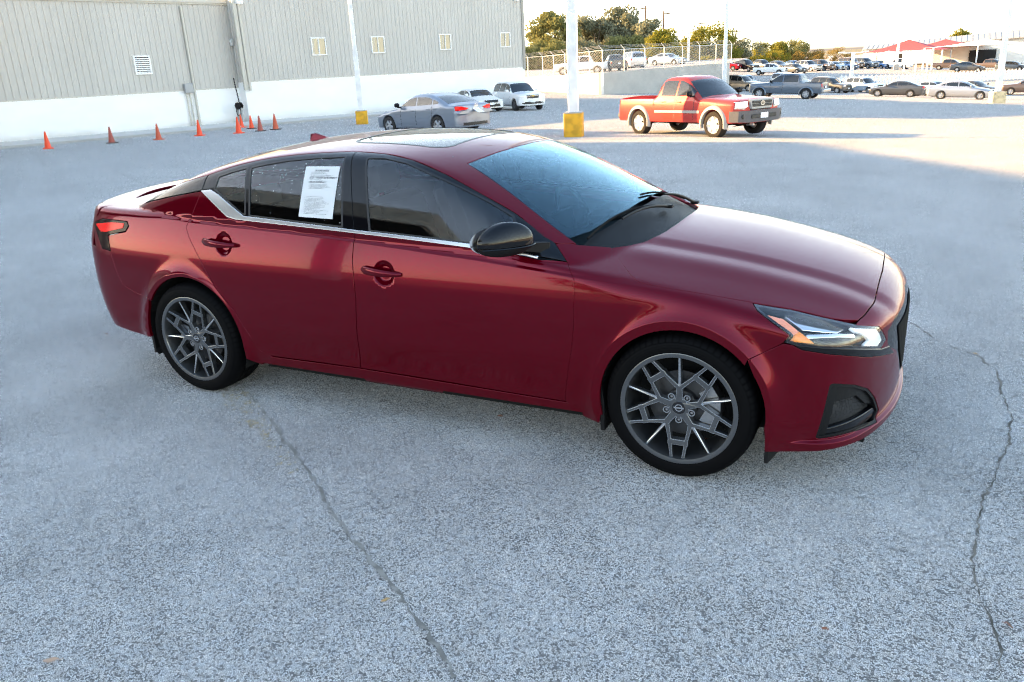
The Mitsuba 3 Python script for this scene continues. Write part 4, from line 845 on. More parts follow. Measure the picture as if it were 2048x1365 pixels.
# the block to the west whose shade falls on the foreground, and the open canopy mirrored in the car's windows
sb = thing('service_building', 'tan service building west of the lot, outside the frame', 'building')
SA, SB = np.array([-33.0, 15.8]), np.array([-18.3, -7.2]); Ls = np.linalg.norm(SB-SA); us = (SB-SA)/Ls; ans = math.atan2(us[1], us[0])
tC = T().translate([-33.0, 15.8, 0.]).rotate([0, 0, 1], math.degrees(ans))
add(sb+'__wall', bx(0, Ls, -18, -.2, -1.5, 8.3), 'tan_metal', tw=tC); add(sb+'__parapet', bx(-.1, Ls+.1, -18, 0, 8.3, 8.7), 'tan_trim', tw=tC)
for i in range(3): add(sb+'__door', bx(3+i*7, 7+i*7, -.2, -.1, -.4, 3.8), 'grey_trim', tw=tC)
ck_ = thing('drive_canopy', 'tan-edged open drive canopy mirrored in the red sedan windows', 'canopy')
A_, B__ = np.array([-30., -2.5]), np.array([-6.1, -8.0]); Lc = np.linalg.norm(B__-A_); ac = math.atan2(*(B__-A_)[::-1]); tD = T().translate([-30., -2.5, 0.]).rotate([0, 0, 1], math.degrees(ac))
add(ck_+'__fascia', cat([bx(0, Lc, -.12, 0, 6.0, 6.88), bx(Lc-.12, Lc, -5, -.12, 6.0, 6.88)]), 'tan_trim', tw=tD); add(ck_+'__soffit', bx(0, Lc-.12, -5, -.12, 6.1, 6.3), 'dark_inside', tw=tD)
for i in range(3):
    for q in (-4.,): add(ck_+'__column', bx(2+i*9.5, 2.5+i*9.5, q-.25, q+.25, -.2, 6.1), 'white_pole', tw=tD)

# ---------------------------------------------------------------- cones, poles
mat('cone_orange', (.80, .075, .02), .5); mat('cone_faded', (.52, .10, .045), .6); mat('cone_dull', (.36, .085, .06), .6); mat('cone_base', (.05, .045, .04), .8)
def cone_m(h=.70):
    c = lathe_z([(.135, .03), (.128, .06), (.028, h-.01), (.022, h), (.0, h)], 28); b = prism(sbox(-.18, -.18, .18, .18).buffer(.02), .035); return c, b
c_, b_ = cone_m(); cs, bs = mikit.ply(c_, 'cone_orange', 40), mikit.ply(b_, 'cone_base')
col_ = lathe_z([(.0985, .24), (.078, .36), (.0, .36)], 28); col2 = lathe_z([(.066, .43), (.050, .52), (0, .52)], 28)
CN = [(-30.22, 16.98, 'cone_orange', 'bright orange cone farthest left in the row by the sidewalk', .66), (-29.62, 19.43, 'cone_dull', 'dull dark red cone, second from the left in the row', .67), (-28.71, 21.06, 'cone_faded', 'faded orange cone, third from the left in the row', .67), (-28.55, 23.2, 'cone_orange', 'bright orange cone below the electric box', .69),
      (-27.44, 24.49, 'cone_orange', 'bright orange cone in front of another near the building corner', .73), (-31.39, 28.74, 'cone_orange', 'orange cone half hidden behind another cone at the building corner', .66), (-29.67, 27.66, 'cone_orange', 'orange cone with two white reflective bands', .66), (-27.25, 25.69, 'cone_dull', 'worn brownish cone right of the banded cone', .71), (-27.15, 26.63, 'cone_faded', 'orange cone farthest right in the row by the sidewalk', .74)]
for i, (x, y, m, lab, h) in enumerate(CN):
    k = thing('traffic_cone', lab, 'traffic cone', 'cones along the sidewalk'); z = gz(x, y)+.004; a = rs.uniform(0, 1.5)
    w = T().translate([x, y, z]).rotate([0, 0, 1], math.degrees(a)).scale(h/.70)
    copy(k+'__cone', {**cs, 'bsdf': {'type': 'ref', 'id': m}}, w); copy(k+'__base', {**bs, 'bsdf': {'type': 'ref', 'id': 'cone_base' if i in (1, 6, 7, 8) else m}}, w)
    if i == 6:
        for q in (col_, col2): add(k+'__band', q, 'white_trim', 40, tw=w)
def pole(x, y, hb, wb_, wp, h, lab, base='yellow_paint', rot=.5, step=True, lean=(0, 0), pm='white_pole'):
    k = thing('light_pole', lab, 'light pole', 'light poles in the lot'); z = gz(x, y)-.05
    add(k+'__base', prism(sbox(-wb_/2, -wb_/2, wb_/2, wb_/2).buffer(-.05).buffer(.05), hb+.05), base, 30, tw=twz(x, y, z, rot))
    s = []
    for a, b, w in ((0, h*.30, wp), (h*.30, h, wp*.82)) if step else ((0, h, wp),):
        q = bx(-w/2, w/2, -w/2, w/2, hb+.05+a, hb+.05+b, .012); v_ = q.vertices.copy(); v_[:, 0] += lean[0]*(v_[:, 2]); v_[:, 1] += lean[1]*v_[:, 2]; q.vertices = v_; s.append(q)
    add(k+'__shaft', s[0], pm, tw=twz(x, y, z, rot))
    if step: add(k+'__upper_shaft', s[1], pm, tw=twz(x, y, z, rot))
    add(k+'__anchor_plate', bx(-wp*.85, wp*.85, -wp*.85, wp*.85, hb+.05, hb+.09), 'metal_grey', tw=twz(x, y, z, rot))
    add(k+'__lamp_head', cat([bx(-1.2, 1.2, -.06, .06, hb+h, hb+h+.10), bx(-1.6, -.9, -.2, .2, hb+h+.05, hb+h+.2, .03), bx(.9, 1.6, -.2, .2, hb+h+.05, hb+h+.2, .03)]), pm, tw=twz(x, y, z, rot))
mat('pale_yellow', noisy((.66, .56, .34), .35, 5), .7)
pole(-8.81, 19.6, .70, .56, .30, 9.5, 'thick white light pole on a yellow base left of the red pickup', rot=.25)
pole(-24.66, 30.2, .64, .58, .24, 9.5, 'white light pole on a yellow base in front of the window wall', rot=.6)
pole(4.94, 58.9, .72, .80, .30, 9.5, 'white light pole on a pale yellowish base at the right edge', 'pale_yellow', .3)
pole(-13.0, 60.0, .6, .5, .28, 9.5, 'white light pole rising right behind the red pickup cab', rot=.4)
pole(-37.7, 144.6, 1.2, 1.0, .42, 5.6, 'far white pole with small yellow base beside a black sedan', rot=.2, step=False)
pole(-7.18, 100.3, .72, .75, .36, 3.6, 'short white post on a dark base beside the dark grey utility vehicle', 'metal_grey', .2, False)
pole(-41.26, 235., .8, .8, .5, 6.6, 'far white pole before the bushes', 'concrete', .1, False)
pole(-31.16, 220., .8, .8, .5, 5.6, 'far white pole at the right of the bushes', 'concrete', .1, False)
pole(-4.2, 150., .8, .8, .42, 8.4, 'white pole in front of the red canopy', 'concrete', .1, False)
mat('pole_wood', (.11, .08, .055), .9)
for (x, y, h, lab) in ((-47.7, 163.3, 11.3, 'wooden utility pole with a crossarm right of the trees'), (-54.2, 172.2, 13.2, 'wooden utility pole rising out of the tree clump'), (-51.5, 208.4, 11.1, 'wooden utility pole among the lighter trees'), (-47.6, 232.9, 9.3, 'thin far wooden utility pole behind the red vehicle')):
    k = thing('utility_pole', lab, 'utility pole', 'utility poles on the skyline'); z = gz(x, y)
    add(k+'__mast', tube([(0, 0, 0), (0, 0, h)], [.2, .13], 8), 'pole_wood', 40, tw=twz(x, y, z)); add(k+'__crossarm', bx(-1.3, 1.3, -.08, .08, h-.6, h-.42), 'pole_wood', tw=twz(x, y, z))

# ---------------------------------------------------------------- retaining wall, raised lot, chain-link fence
mat('retaining_pale', mikit.proc(conc), .9)
W = [(-38.5, 72.5), (-33.2, 71.3), (-25.1, 66.1), (-18.5, 88.0)]; TZ = [.34, .36, .58, .72]
up = thing('retaining_wall', 'pale concrete retaining wall holding the raised lot behind the chain-link fence', 'wall')
for i in range(3):
    (x0, y0), (x1, y1) = W[i], W[i+1]; L = math.hypot(x1-x0, y1-y0); a = math.atan2(y1-y0, x1-x0); 
    q = hull([(0, 0, -2.8), (L, 0, -2.8), (0, .3, -2.8), (L, .3, -2.8), (0, 0, TZ[i]), (L, 0, TZ[i+1]), (0, .3, TZ[i]), (L, .3, TZ[i+1])]); add(up+'__section', q, 'white_paint_wall' if i < 2 else 'concrete', tw=twz(x0, y0, 0, a))
poly = np.array(W+[(-22, 118), (-62, 112), (-48, 78)]); zz = [.30, .32, .54, .68, .9, .8, .5]
struct('raised_lot', trimesh.Trimesh(np.vstack([np.c_[poly, zz], [[-33, 90, .6]]]), [[i, (i+1) % 7, 7] for i in range(7)], process=False), 'asphalt')
fp = []
for i in range(3):
    n = [3, 5, 7][i]
    for j in range(n+(i == 2)): t = j/n; fp.append((W[i][0]+(W[i+1][0]-W[i][0])*t+.1, W[i][1]+(W[i+1][1]-W[i][1])*t+.15, TZ[i]+(TZ[i+1]-TZ[i])*t))
k = thing('chain_link_fence', 'chain-link fence with angled barbed-wire arms on top of the retaining wall', 'fence'); mat('galv', (.62, .61, .58), .5, .2)
for x, y, z in fp: add(k+'__post', cat([tube([(0, 0, -.1), (0, 0, 1.9)], .045, 6), tube([(0, 0, 1.88), (-.25, -.25, 2.25)], .03, 5)]), 'galv', tw=twz(x, y, z))
wires = []
for (x0, y0, z0), (x1, y1, z1) in zip(fp[:-1], fp[1:]):
    P0, P1 = np.array([x0, y0, z0]), np.array([x1, y1, z1]); L = np.linalg.norm(P1-P0); d = (P1-P0)/L
    wires.append(tube([P0+[0, 0, 1.85], P1+[0, 0, 1.85]], .03, 4))
    for q in (.12, .22, .32): wires.append(tube([P0+[-q*.8, -q*.8, 1.9+q], P1+[-q*.8, -q*.8, 1.9+q]], .008, 3))
    for s in np.arange(-1.8, L, .24):
        for sg in (1, -1):
            a = s if sg > 0 else s+1.8; e = a+sg*1.8; t0, t1 = max(0, min(L, a)), max(0, min(L, e))
            if abs(t1-t0) < .1: continue
            za, zc = abs(t0-a), abs(t1-a); wires.append(tube([P0+d*t0+[0, 0, .02+za], P0+d*t1+[0, 0, .02+zc]], 0.0055, 3))
q = add(k+'__mesh', cat(wires), 'galv'); labels[q] = {'kind': 'stuff'}

# ---------------------------------------------------------------- picket fence
pf = thing('picket_fence', 'white picket fence with pointed boards behind the row of parked cars', 'fence')
pm_ = mikit.ply(prism(Polygon([(-.17, 0), (.17, 0), (.17, 1.05), (0, 1.30), (-.17, 1.05)]), .05).apply_transform(np.array([[1, 0, 0, 0], [0, 0, 1, 0], [0, 1, 0, 0], [0, 0, 0, 1.0]])), 'white_pole')
PFp = [(-9.5, 111.9), (-2.36, 113.4), (3.31, 117.4), (11.91, 123.4), (17, 127)]
for (x0, y0), (x1, y1) in zip(PFp[:-1], PFp[1:]):
    L = math.hypot(x1-x0, y1-y0); n = int(L/.50); a = math.atan2(y1-y0, x1-x0)
    for i in range(n): t = (i+.5)/n; x, y = x0+(x1-x0)*t, y0+(y1-y0)*t; copy(pf+'__board', pm_, twz(x, y, gz(x, y), a))
    for h in (.35, .95): add(pf+'__rail', hull(*[np.array([[xx, yy, gz(xx, yy)+h+dz] for dz in (0, .12)]+[[xx-.06*math.sin(a), yy+.06*math.cos(a), gz(xx, yy)+h+dz] for dz in (0, .12)]) for xx, yy in ((x0+.02, y0+.08), (x1+.02, y1+.08))]), 'white_pole')

# ---------------------------------------------------------------- canopies and the far building
mat('red_fabric', (.30, .065, .07), .8); mat('white_fabric', (.82, .81, .78), .7); mat('seam_roof', (.33, .34, .34), .45, .2); mat('cream_wall', (.72, .70, .64), .8)
def at(px, py, dep): 
    d = FWD+((px-1024)/FPX)*(np.cross(FWD, UP2))-((py-682.5)/FPX)*UP2; return CAM+d*dep
fb = thing('far_building', 'long low cream building with a grey standing-seam roof behind the canopies', 'building')
RA_ = np.array([[-13.2, 209., 1.75], [17.4, 201.5, 3.5], [30, 198, 4.2]]); EA_ = np.array([[-13.4, 205., .95], [17.5, 197.5, 1.95], [30, 194, 2.3]])
rp = []
for i in range(2):
    n = 30 if i == 0 else 12
    for j in range(n):
        t0, t1 = j/n, (j+.92)/n; P = [RA_[i]+(RA_[i+1]-RA_[i])*t for t in (t0, t1)]; Q = [EA_[i]+(EA_[i+1]-EA_[i])*t for t in (t0, t1)]
        m = hull(np.array(P+Q), np.array(P+Q)-[0, 0, .12]); add(fb+'__roof_sheet', m, 'seam_roof')
        m = hull(np.array([P[1]+[0, 0, .10], Q[1]+[0, 0, .10], P[1]+[.1, 0, .10], Q[1]+[.1, 0, .10], P[1]-[0, 0, .1], Q[1]-[0, 0, .1]])); add(fb+'__roof_seam', m, 'seam_roof')
add(fb+'__roof_deck', hull(RA_[:2]-[0, 0, .2], EA_[:2]-[0, 0, .2], RA_[:2]-[0, 0, .3]), 'tan_trim_dark')
add(fb+'__wall', hull(np.array([[-13, 206, -4], [30, 195.5, -4], [-13, 206, .9], [30, 195.5, 2.2], [-13, 214, -4], [30, 204, -4], [-13, 214, .9], [30, 204, 2.2]])), 'cream_wall')
add(fb+'__dark_door', bx(-.0, 6, -.15, 0, -3.4, -.3), 'dark_inside', tw=twz(-6, 204.2, 0, -.24)); add(fb+'__dark_door', bx(-.0, 5, -.15, 0, -3.4, -.2), 'dark_inside', tw=twz(8, 200.7, 0, -.24))
def canopy(c, w, d, zl, zp, m, lab, name='shade_canopy', rot=-.15):
    k = thing(name, lab, 'canopy'); P = [(-w/2, -d/2, zl), (w/2, -d/2, zl), (w/2, d/2, zl), (-w/2, d/2, zl)]; pk_ = (0, 0, zp)
    R_ = rotz(rot, c[0], c[1], 0)
    for i in range(4):
        A, B = np.array(P[i]), np.array(P[(i+1) % 4]); pts = []; n = 8
        for a in range(n+1):
            for b in range(n+1-a):
                u, v = a/n, b/n; q = A*(1-u-v)+B*u+np.array(pk_)*v; q[2] -= .35*(4*v*(1-v))*.6; pts.append(q)
        pts = np.array(pts); t = Delaunay(np.array([[a/n, b/n] for a in range(n+1) for b in range(n+1-a)])).simplices
        mm1 = trimesh.Trimesh(pts, t, process=False); mm1.apply_transform(R_); add(k+'__roof_side', mm1, m)
    for p in P: mq = tube([(p[0]*.96, p[1]*.96, -4), (p[0]*.96, p[1]*.96, zl)], .14, 8); mq.apply_transform(R_); add(k+'__post', mq, 'white_pole')
canopy((-3.6, 190), 15, 12, .35, 2.55, 'red_fabric', 'larger red peaked shade canopy, the left one, before the far building')
canopy((3.2, 198), 14, 11, .75, 2.3, 'red_fabric', 'smaller red peaked shade canopy partly behind the other one')
canopy((8.0, 150), 16, 9, 1.0, 1.9, 'white_fabric', 'white flat shade canopy over the parked dark pickups at the right')
canopy((-6.5, 172), 9, 8, .15, .65, 'white_fabric', 'low white shade canopy left of the signboard')
sg_ = thing('white_board', 'plain white board on legs in front of the red canopy', 'board'); add(sg_+'__panel', bx(-2.0, 2.0, -.08, .08, -1.2, .75), 'white_pole', tw=twz(-1.2, 140, 0, -.05))
for q in (-1.6, 0, 1.6): add(sg_+'__leg', bx(q-.14, q+.14, -.06, .06, -3.2, -1.2), 'white_pole', tw=twz(-1.2, 140, 0, -.05))

# ---------------------------------------------------------------- trees
def leafmat(name, c1, c2):
    def fn(p, n, uv): return MX(c1, c2, SS(.25, .75, .6*FB(p.x*.7, p.y*.7, p.z*.7, 3)+.4*N3(p.x*4, p.y*4, p.z*4)))
    scene[name] = {'type': 'principledthin', 'base_color': mikit.proc(fn), 'roughness': .6, 'diff_trans': .7, 'eta': 1.3}
leafmat('leaf_oak', (.16, .17, .065), (.29, .275, .11)); leafmat('leaf_grey', (.17, .18, .115), (.29, .29, .19)); leafmat('leaf_bright', (.15, .165, .03), (.28, .25, .05)); leafmat('leaf_rust', (.20, .14, .045), (.30, .23, .08))
mat('bark', noisy((.10, .08, .06), .4, 5), .9)
def tree(x, y, h, w, lab, m='leaf_oak', seed=0, nm='oak_tree', dens=1.0, low=.15, gap=.5):
    r = np.random.default_rng(seed); k = thing(nm, lab, 'tree' if 'bush' not in nm else 'bush'); z = gz(x, y)-.1
    br = []; tips = []
    for i in range(7):
        a = r.uniform(0, 6.28); e = r.uniform(.55, 1.0); rr = w*.36*r.uniform(.5, 1)
        b = (rr*math.cos(a), rr*math.sin(a), h*e*.9); br.append(tube([(0, 0, h*.18), (b[0]*.4, b[1]*.4, h*(.18+.35*(e-.18))), b], [h*.022, h*.014, h*.005], 6)); tips.append(b)
    add(k+'__trunk', cat([tube([(0, 0, 0), (.02*h, 0, h*.25), (0, .02*h, h*.7)], [h*.035, h*.026, h*.010], 8)]+br), 'bark', 40, tw=twz(x, y, z))
    nc = int(46*dens); cl = []
    for i in range(nc):
        u = r.normal(size=3); u /= np.linalg.norm(u); s = r.uniform(.45, 1.0)**.6
        c = np.array([u[0]*w*.5*s, u[1]*w*.5*s, h*(low+1)/2+u[2]*h*(1-low)/2*s*.92]); cl.append((c, r.uniform(.10, .19)*min(w, h*1.1)))
    V, F = [], []; ls = max(.12, h*.024)
    for c, rad in cl:
        n = int(230*dens); u = r.normal(size=(n, 3)); u /= np.linalg.norm(u, axis=1, keepdims=True); q = c+u*rad*1.15*(r.uniform(.2, 1.0, (n, 1))**.5)*[1.15, 1.15, .8]
        q = q[q[:, 2] > .05*h]
        a = r.normal(size=(len(q), 3)); b = r.normal(size=(len(q), 3)); s = ls*r.uniform(.6, 1.5, (len(q), 1)); a /= np.linalg.norm(a, axis=1, keepdims=True); b /= np.linalg.norm(b, axis=1, keepdims=True)
        o = len(V); base = sum(len(v) for v in V); V.append(np.stack([q-a*s, q+b*s*.6, q+a*s, q-b*s*.6], 1).reshape(-1, 3)); i_ = np.arange(len(q))*4+base; F.append(np.vstack([np.stack([i_, i_+1, i_+2], -1), np.stack([i_, i_+2, i_+3], -1)]))
    add(k+'__crown', trimesh.Trimesh(np.vstack(V), np.vstack(F), process=False), m, tw=twz(x, y, z))
TR = [(-56, 103, 7.0, 8, 'leaf_oak', 'olive oak hidden partly by the building end'), (-47.7, 104.4, 6.3, 6, 'leaf_oak', 'sunlit olive oak right of the building end'), (-52.6, 119.8, 10.4, 8, 'leaf_oak', 'tall olive oak behind the white pole'), (-48.9, 127.6, 9.9, 9, 'leaf_grey', 'grey-green oak in the middle of the clump'), (-45, 129.7, 10.6, 9, 'leaf_grey', 'tallest grey-green oak above the parked off-roader'), (-41.5, 122, 6.6, 7, 'leaf_oak', 'dark low oak behind the fence'), (-46.5, 112, 6.0, 7, 'leaf_grey', 'small grey-green oak low behind the fence'), (-39.3, 126.4, 8.8, 7, 'leaf_grey', 'grey-green oak at the right of the clump'), (-33.2, 111, 7.2, 5.5, 'leaf_bright', 'yellow-green tree beside the fence end'),
      (-48.3, 184.8, 6.9, 9, 'leaf_bright', 'yellow-green tree left of the far poles'), (-44.2, 187.1, 9.6, 11, 'leaf_bright', 'broad yellow-green tree above the red vehicle'), (-41, 199.6, 7.7, 8, 'leaf_grey', 'darker tree right of the broad yellow-green one'), (-37.6, 201.5, 6.0, 6, 'leaf_grey', 'thin open tree standing alone against the sky'), (-34.8, 214.3, 6.2, 9, 'leaf_bright', 'yellow-green tree left of the far white pole'), (-30, 216.8, 6.3, 10, 'leaf_oak', 'olive tree right of the far white pole')]
for i, (x, y, h, w, m, lab) in enumerate(TR): tree(x, y, h, w, lab, m, 10+i, dens=.45 if 'thin' in lab else 1.0)
for i, (x, y, h, w, lab) in enumerate([(-27.4, 218.7, 4.6, 9, 'rust-tinged bush at the right of the tree line'), (-22.5, 240, 4.0, 10, 'rust-tinged bush nearest the far building'), (-41, 175, 3.0, 6, 'yellowish bush behind the far black sedan'), (-36, 195, 2.8, 9, 'low yellowish bush under the thin tree')]): tree(x, y, h, w, lab, 'leaf_rust' if i < 2 else 'leaf_bright', 50+i, 'bush', .7, 0.0)
tree(6, 215, 7.2, 5, 'yellow-green treetop above the far grey roof', 'leaf_bright', 70)
for i, (x, y, h) in enumerate([(-14, -46, 7), (-6, -50, 8), (1, -47, 6.5), (8, -52, 8)]): tree(x, y, h, 10, 'green oak south of the lot, '+['first', 'second', 'third', 'fourth'][i]+' from the canopy', 'leaf_oak', 90+i, dens=.6)
for i, (x, y, h, w, m, lab) in enumerate([(-51, 108, 4.6, 7, 'leaf_oak', 'olive bush filling the gap under the oaks, leftmost'), (-48, 116, 5.0, 7, 'leaf_grey', 'grey-green bush under the tall oak'), (-45, 121, 5.4, 8, 'leaf_oak', 'olive bush under the middle oaks'), (-40.5, 119, 5.0, 7, 'leaf_grey', 'grey-green bush left of the yellow-green tree'), (-36.5, 116, 5.2, 6, 'leaf_oak', 'olive bush touching the yellow-green tree'), (-46.5, 178, 4.6, 9, 'leaf_oak', 'low olive bush behind the far pale hatchback'), (-40.5, 186, 5.0, 8, 'leaf_bright', 'low yellow-green bush behind the far red vehicle'), (-33, 206, 3.8, 9, 'leaf_bright', 'low bush left of the far white pole'), (-26, 210, 3.4, 9, 'leaf_rust', 'low rusty bush between the far white poles')]): tree(x, y, h, w, lab, m, 120+i, 'bush', .8, 0.0)
# ---------------------------------------------------------------- other vehicles: one builder, kinds by table
def pch(pts):
    a = np.array(sorted(pts), float); s = PchipInterpolator(a[:, 0], a[:, 1]); lo, hi = a[0, 0], a[-1, 0]
    sl, sr = (a[1, 1]-a[0, 1])/(a[1, 0]-a[0, 0]), (a[-1, 1]-a[-2, 1])/(a[-1, 0]-a[-2, 0])
    return lambda x: s(np.clip(x, lo, hi))+np.where(x < lo, (x-lo)*sl, 0)+np.where(x > hi, (x-hi)*sr, 0)
KIND = {
 'sedan': dict(wb=2.80, R=.335, w=.915, zb=.24, xf=.93, xr=-3.92, top=[(.95, .58), (.84, .70), (.55, .80), (0, .90), (-.45, .97), (-1.5, .99), (-2.6, 1.03), (-3.2, 1.06), (-3.75, 1.05), (-3.9, .99)], roof=[(-.30, .93), (-.8, 1.19), (-1.15, 1.36), (-1.6, 1.44), (-2.1, 1.435), (-2.6, 1.335), (-3.0, 1.20), (-3.40, 1.04)], win=(-.66, -2.98, [-1.62, -2.52]), ws=(-.46, -1.10), rw=('t', -2.56, -3.24), hl=(.60, .76), tl=(.82, .98), plan=(.30, .22)),
 'suv': dict(wb=2.95, R=.39, w=.985, zb=.33, xf=.98, xr=-4.02, top=[(1.0, .92), (.92, 1.04), (.6, 1.11), (0, 1.16), (-.45, 1.20), (-1.5, 1.19), (-3.9, 1.20), (-4.05, 1.15)], roof=[(-.35, 1.14), (-.8, 1.45), (-1.2, 1.72), (-1.6, 1.85), (-2.4, 1.88), (-3.4, 1.86), (-3.75, 1.78), (-3.95, 1.40), (-4.03, 1.1)], win=(-.80, -3.80, [-1.72, -2.72]), ws=(-.52, -1.28), rw=('b', 1.30, 1.66), hl=(.82, 1.02), tl=(.95, 1.30), plan=(.20, .10)),
 'pickup': dict(wb=3.25, R=.38, w=.945, zb=.42, xf=.93, xr=-4.30, top=[(.97, .92), (.88, 1.04), (.55, 1.10), (0, 1.13), (-.45, 1.16), (-1.5, 1.15), (-2.3, 1.16), (-4.2, 1.16), (-4.4, 1.15)], roof=[(-.32, 1.08), (-.8, 1.40), (-1.15, 1.62), (-1.55, 1.74), (-2.0, 1.755), (-2.25, 1.72), (-2.42, 1.45), (-2.52, 1.1)], win=(-.80, -2.30, [-1.62]), ws=(-.52, -1.22), rw=None, hl=(.80, 1.0), tl=(.85, 1.10), plan=(.20, .05), bed=(-2.62, -4.22)),
}
KIND['crew'] = {**KIND['pickup'], 'wb': 3.45, 'xr': -4.55, 'top': [(x, z) if x > -4 else (x-.2, z) for x, z in KIND['pickup']['top']], 'roof': [(-.32, 1.08), (-.8, 1.40), (-1.15, 1.62), (-1.55, 1.76), (-2.2, 1.78), (-2.75, 1.74), (-2.95, 1.45), (-3.06, 1.1)], 'win': (-.80, -2.82, [-1.70]), 'bed': (-3.16, -4.47)}
KIND['hatch'] = {**KIND['sedan'], 'wb': 2.55, 'xf': .82, 'xr': -3.25, 'w': .87, 'top': [(.84, .62), (.75, .76), (.4, .88), (0, .94), (-.4, 1.0), (-1.5, 1.0), (-3.2, 1.05)], 'roof': [(-.2, .93), (-.7, 1.25), (-1.1, 1.44), (-1.6, 1.50), (-2.4, 1.47), (-2.8, 1.36), (-3.2, 1.0)], 'win': (-.55, -2.85, [-1.45]), 'ws': (-.36, -1.02), 'rw': ('t', -2.82, -3.12)}
mat('far_black', (.02, .02, .02), .5); mat('far_rim', (.50, .51, .53), .35, .7); mat('rim_white', (.78, .78, .77), .4); mat('rim_dark', (.10, .10, .105), .35, .6); mat('plate', (.75, .76, .78), .5); mat('lamp_clear', (.62, .64, .66), .08, .2, .8)
def star(ff, x0, x1, zc, nx=64, nt=56):
    t = np.linspace(0, np.pi, nx); xs = (x0+x1)/2-(x1-x0)/2*np.cos(t); xs = xs*.6+np.linspace(x0, x1, nx)*.4
    ins = ff(xs, 0*xs, 0*xs+zc) < -.004; xs = xs[ins]
    th = np.linspace(0, 2*np.pi, nt, endpoint=False)
    Xg, Tg = np.meshgrid(xs, th, indexing='ij'); Xg, Tg = Xg.ravel(), Tg.ravel()
    d = np.stack([0*Tg, np.sin(Tg), np.cos(Tg)], -1); o = np.stack([Xg, 0*Xg, 0*Xg+zc], -1)
    lo, hi = np.zeros(len(Xg)), np.full(len(Xg), 1.9); rr = np.linspace(1.9, .0, 60); found = np.zeros(len(Xg), bool)
    for a in rr:
        p = o+a*d; m = (~found) & (ff(p[:, 0], p[:, 1], p[:, 2]) <= 0); lo[m] = a; hi[m] = a+1.9/59; found |= m
    for _ in range(14):
        m = (lo+hi)/2; p = o+m[:, None]*d; i_ = ff(p[:, 0], p[:, 1], p[:, 2]) <= 0; lo = np.where(i_, m, lo); hi = np.where(i_, hi, m)
    V = o+lo[:, None]*d; n = len(xs); F = []
    for i in range(n-1):
        j = np.arange(nt); k = (j+1) % nt; F += [np.stack([i*nt+j, i*nt+k, (i+1)*nt+k], -1), np.stack([i*nt+j, (i+1)*nt+k, (i+1)*nt+j], -1)]
    V = np.vstack([V, V[:nt].mean(0), V[-nt:].mean(0)]); j = np.arange(nt); k = (j+1) % nt
    F += [np.stack([0*j+len(V)-2, k, j], -1), np.stack([0*j+len(V)-1, (n-1)*nt+j, (n-1)*nt+k], -1)]
    m = trimesh.Trimesh(V, np.vstack(F), process=False)
    if m.volume < 0: m.invert()
    return m
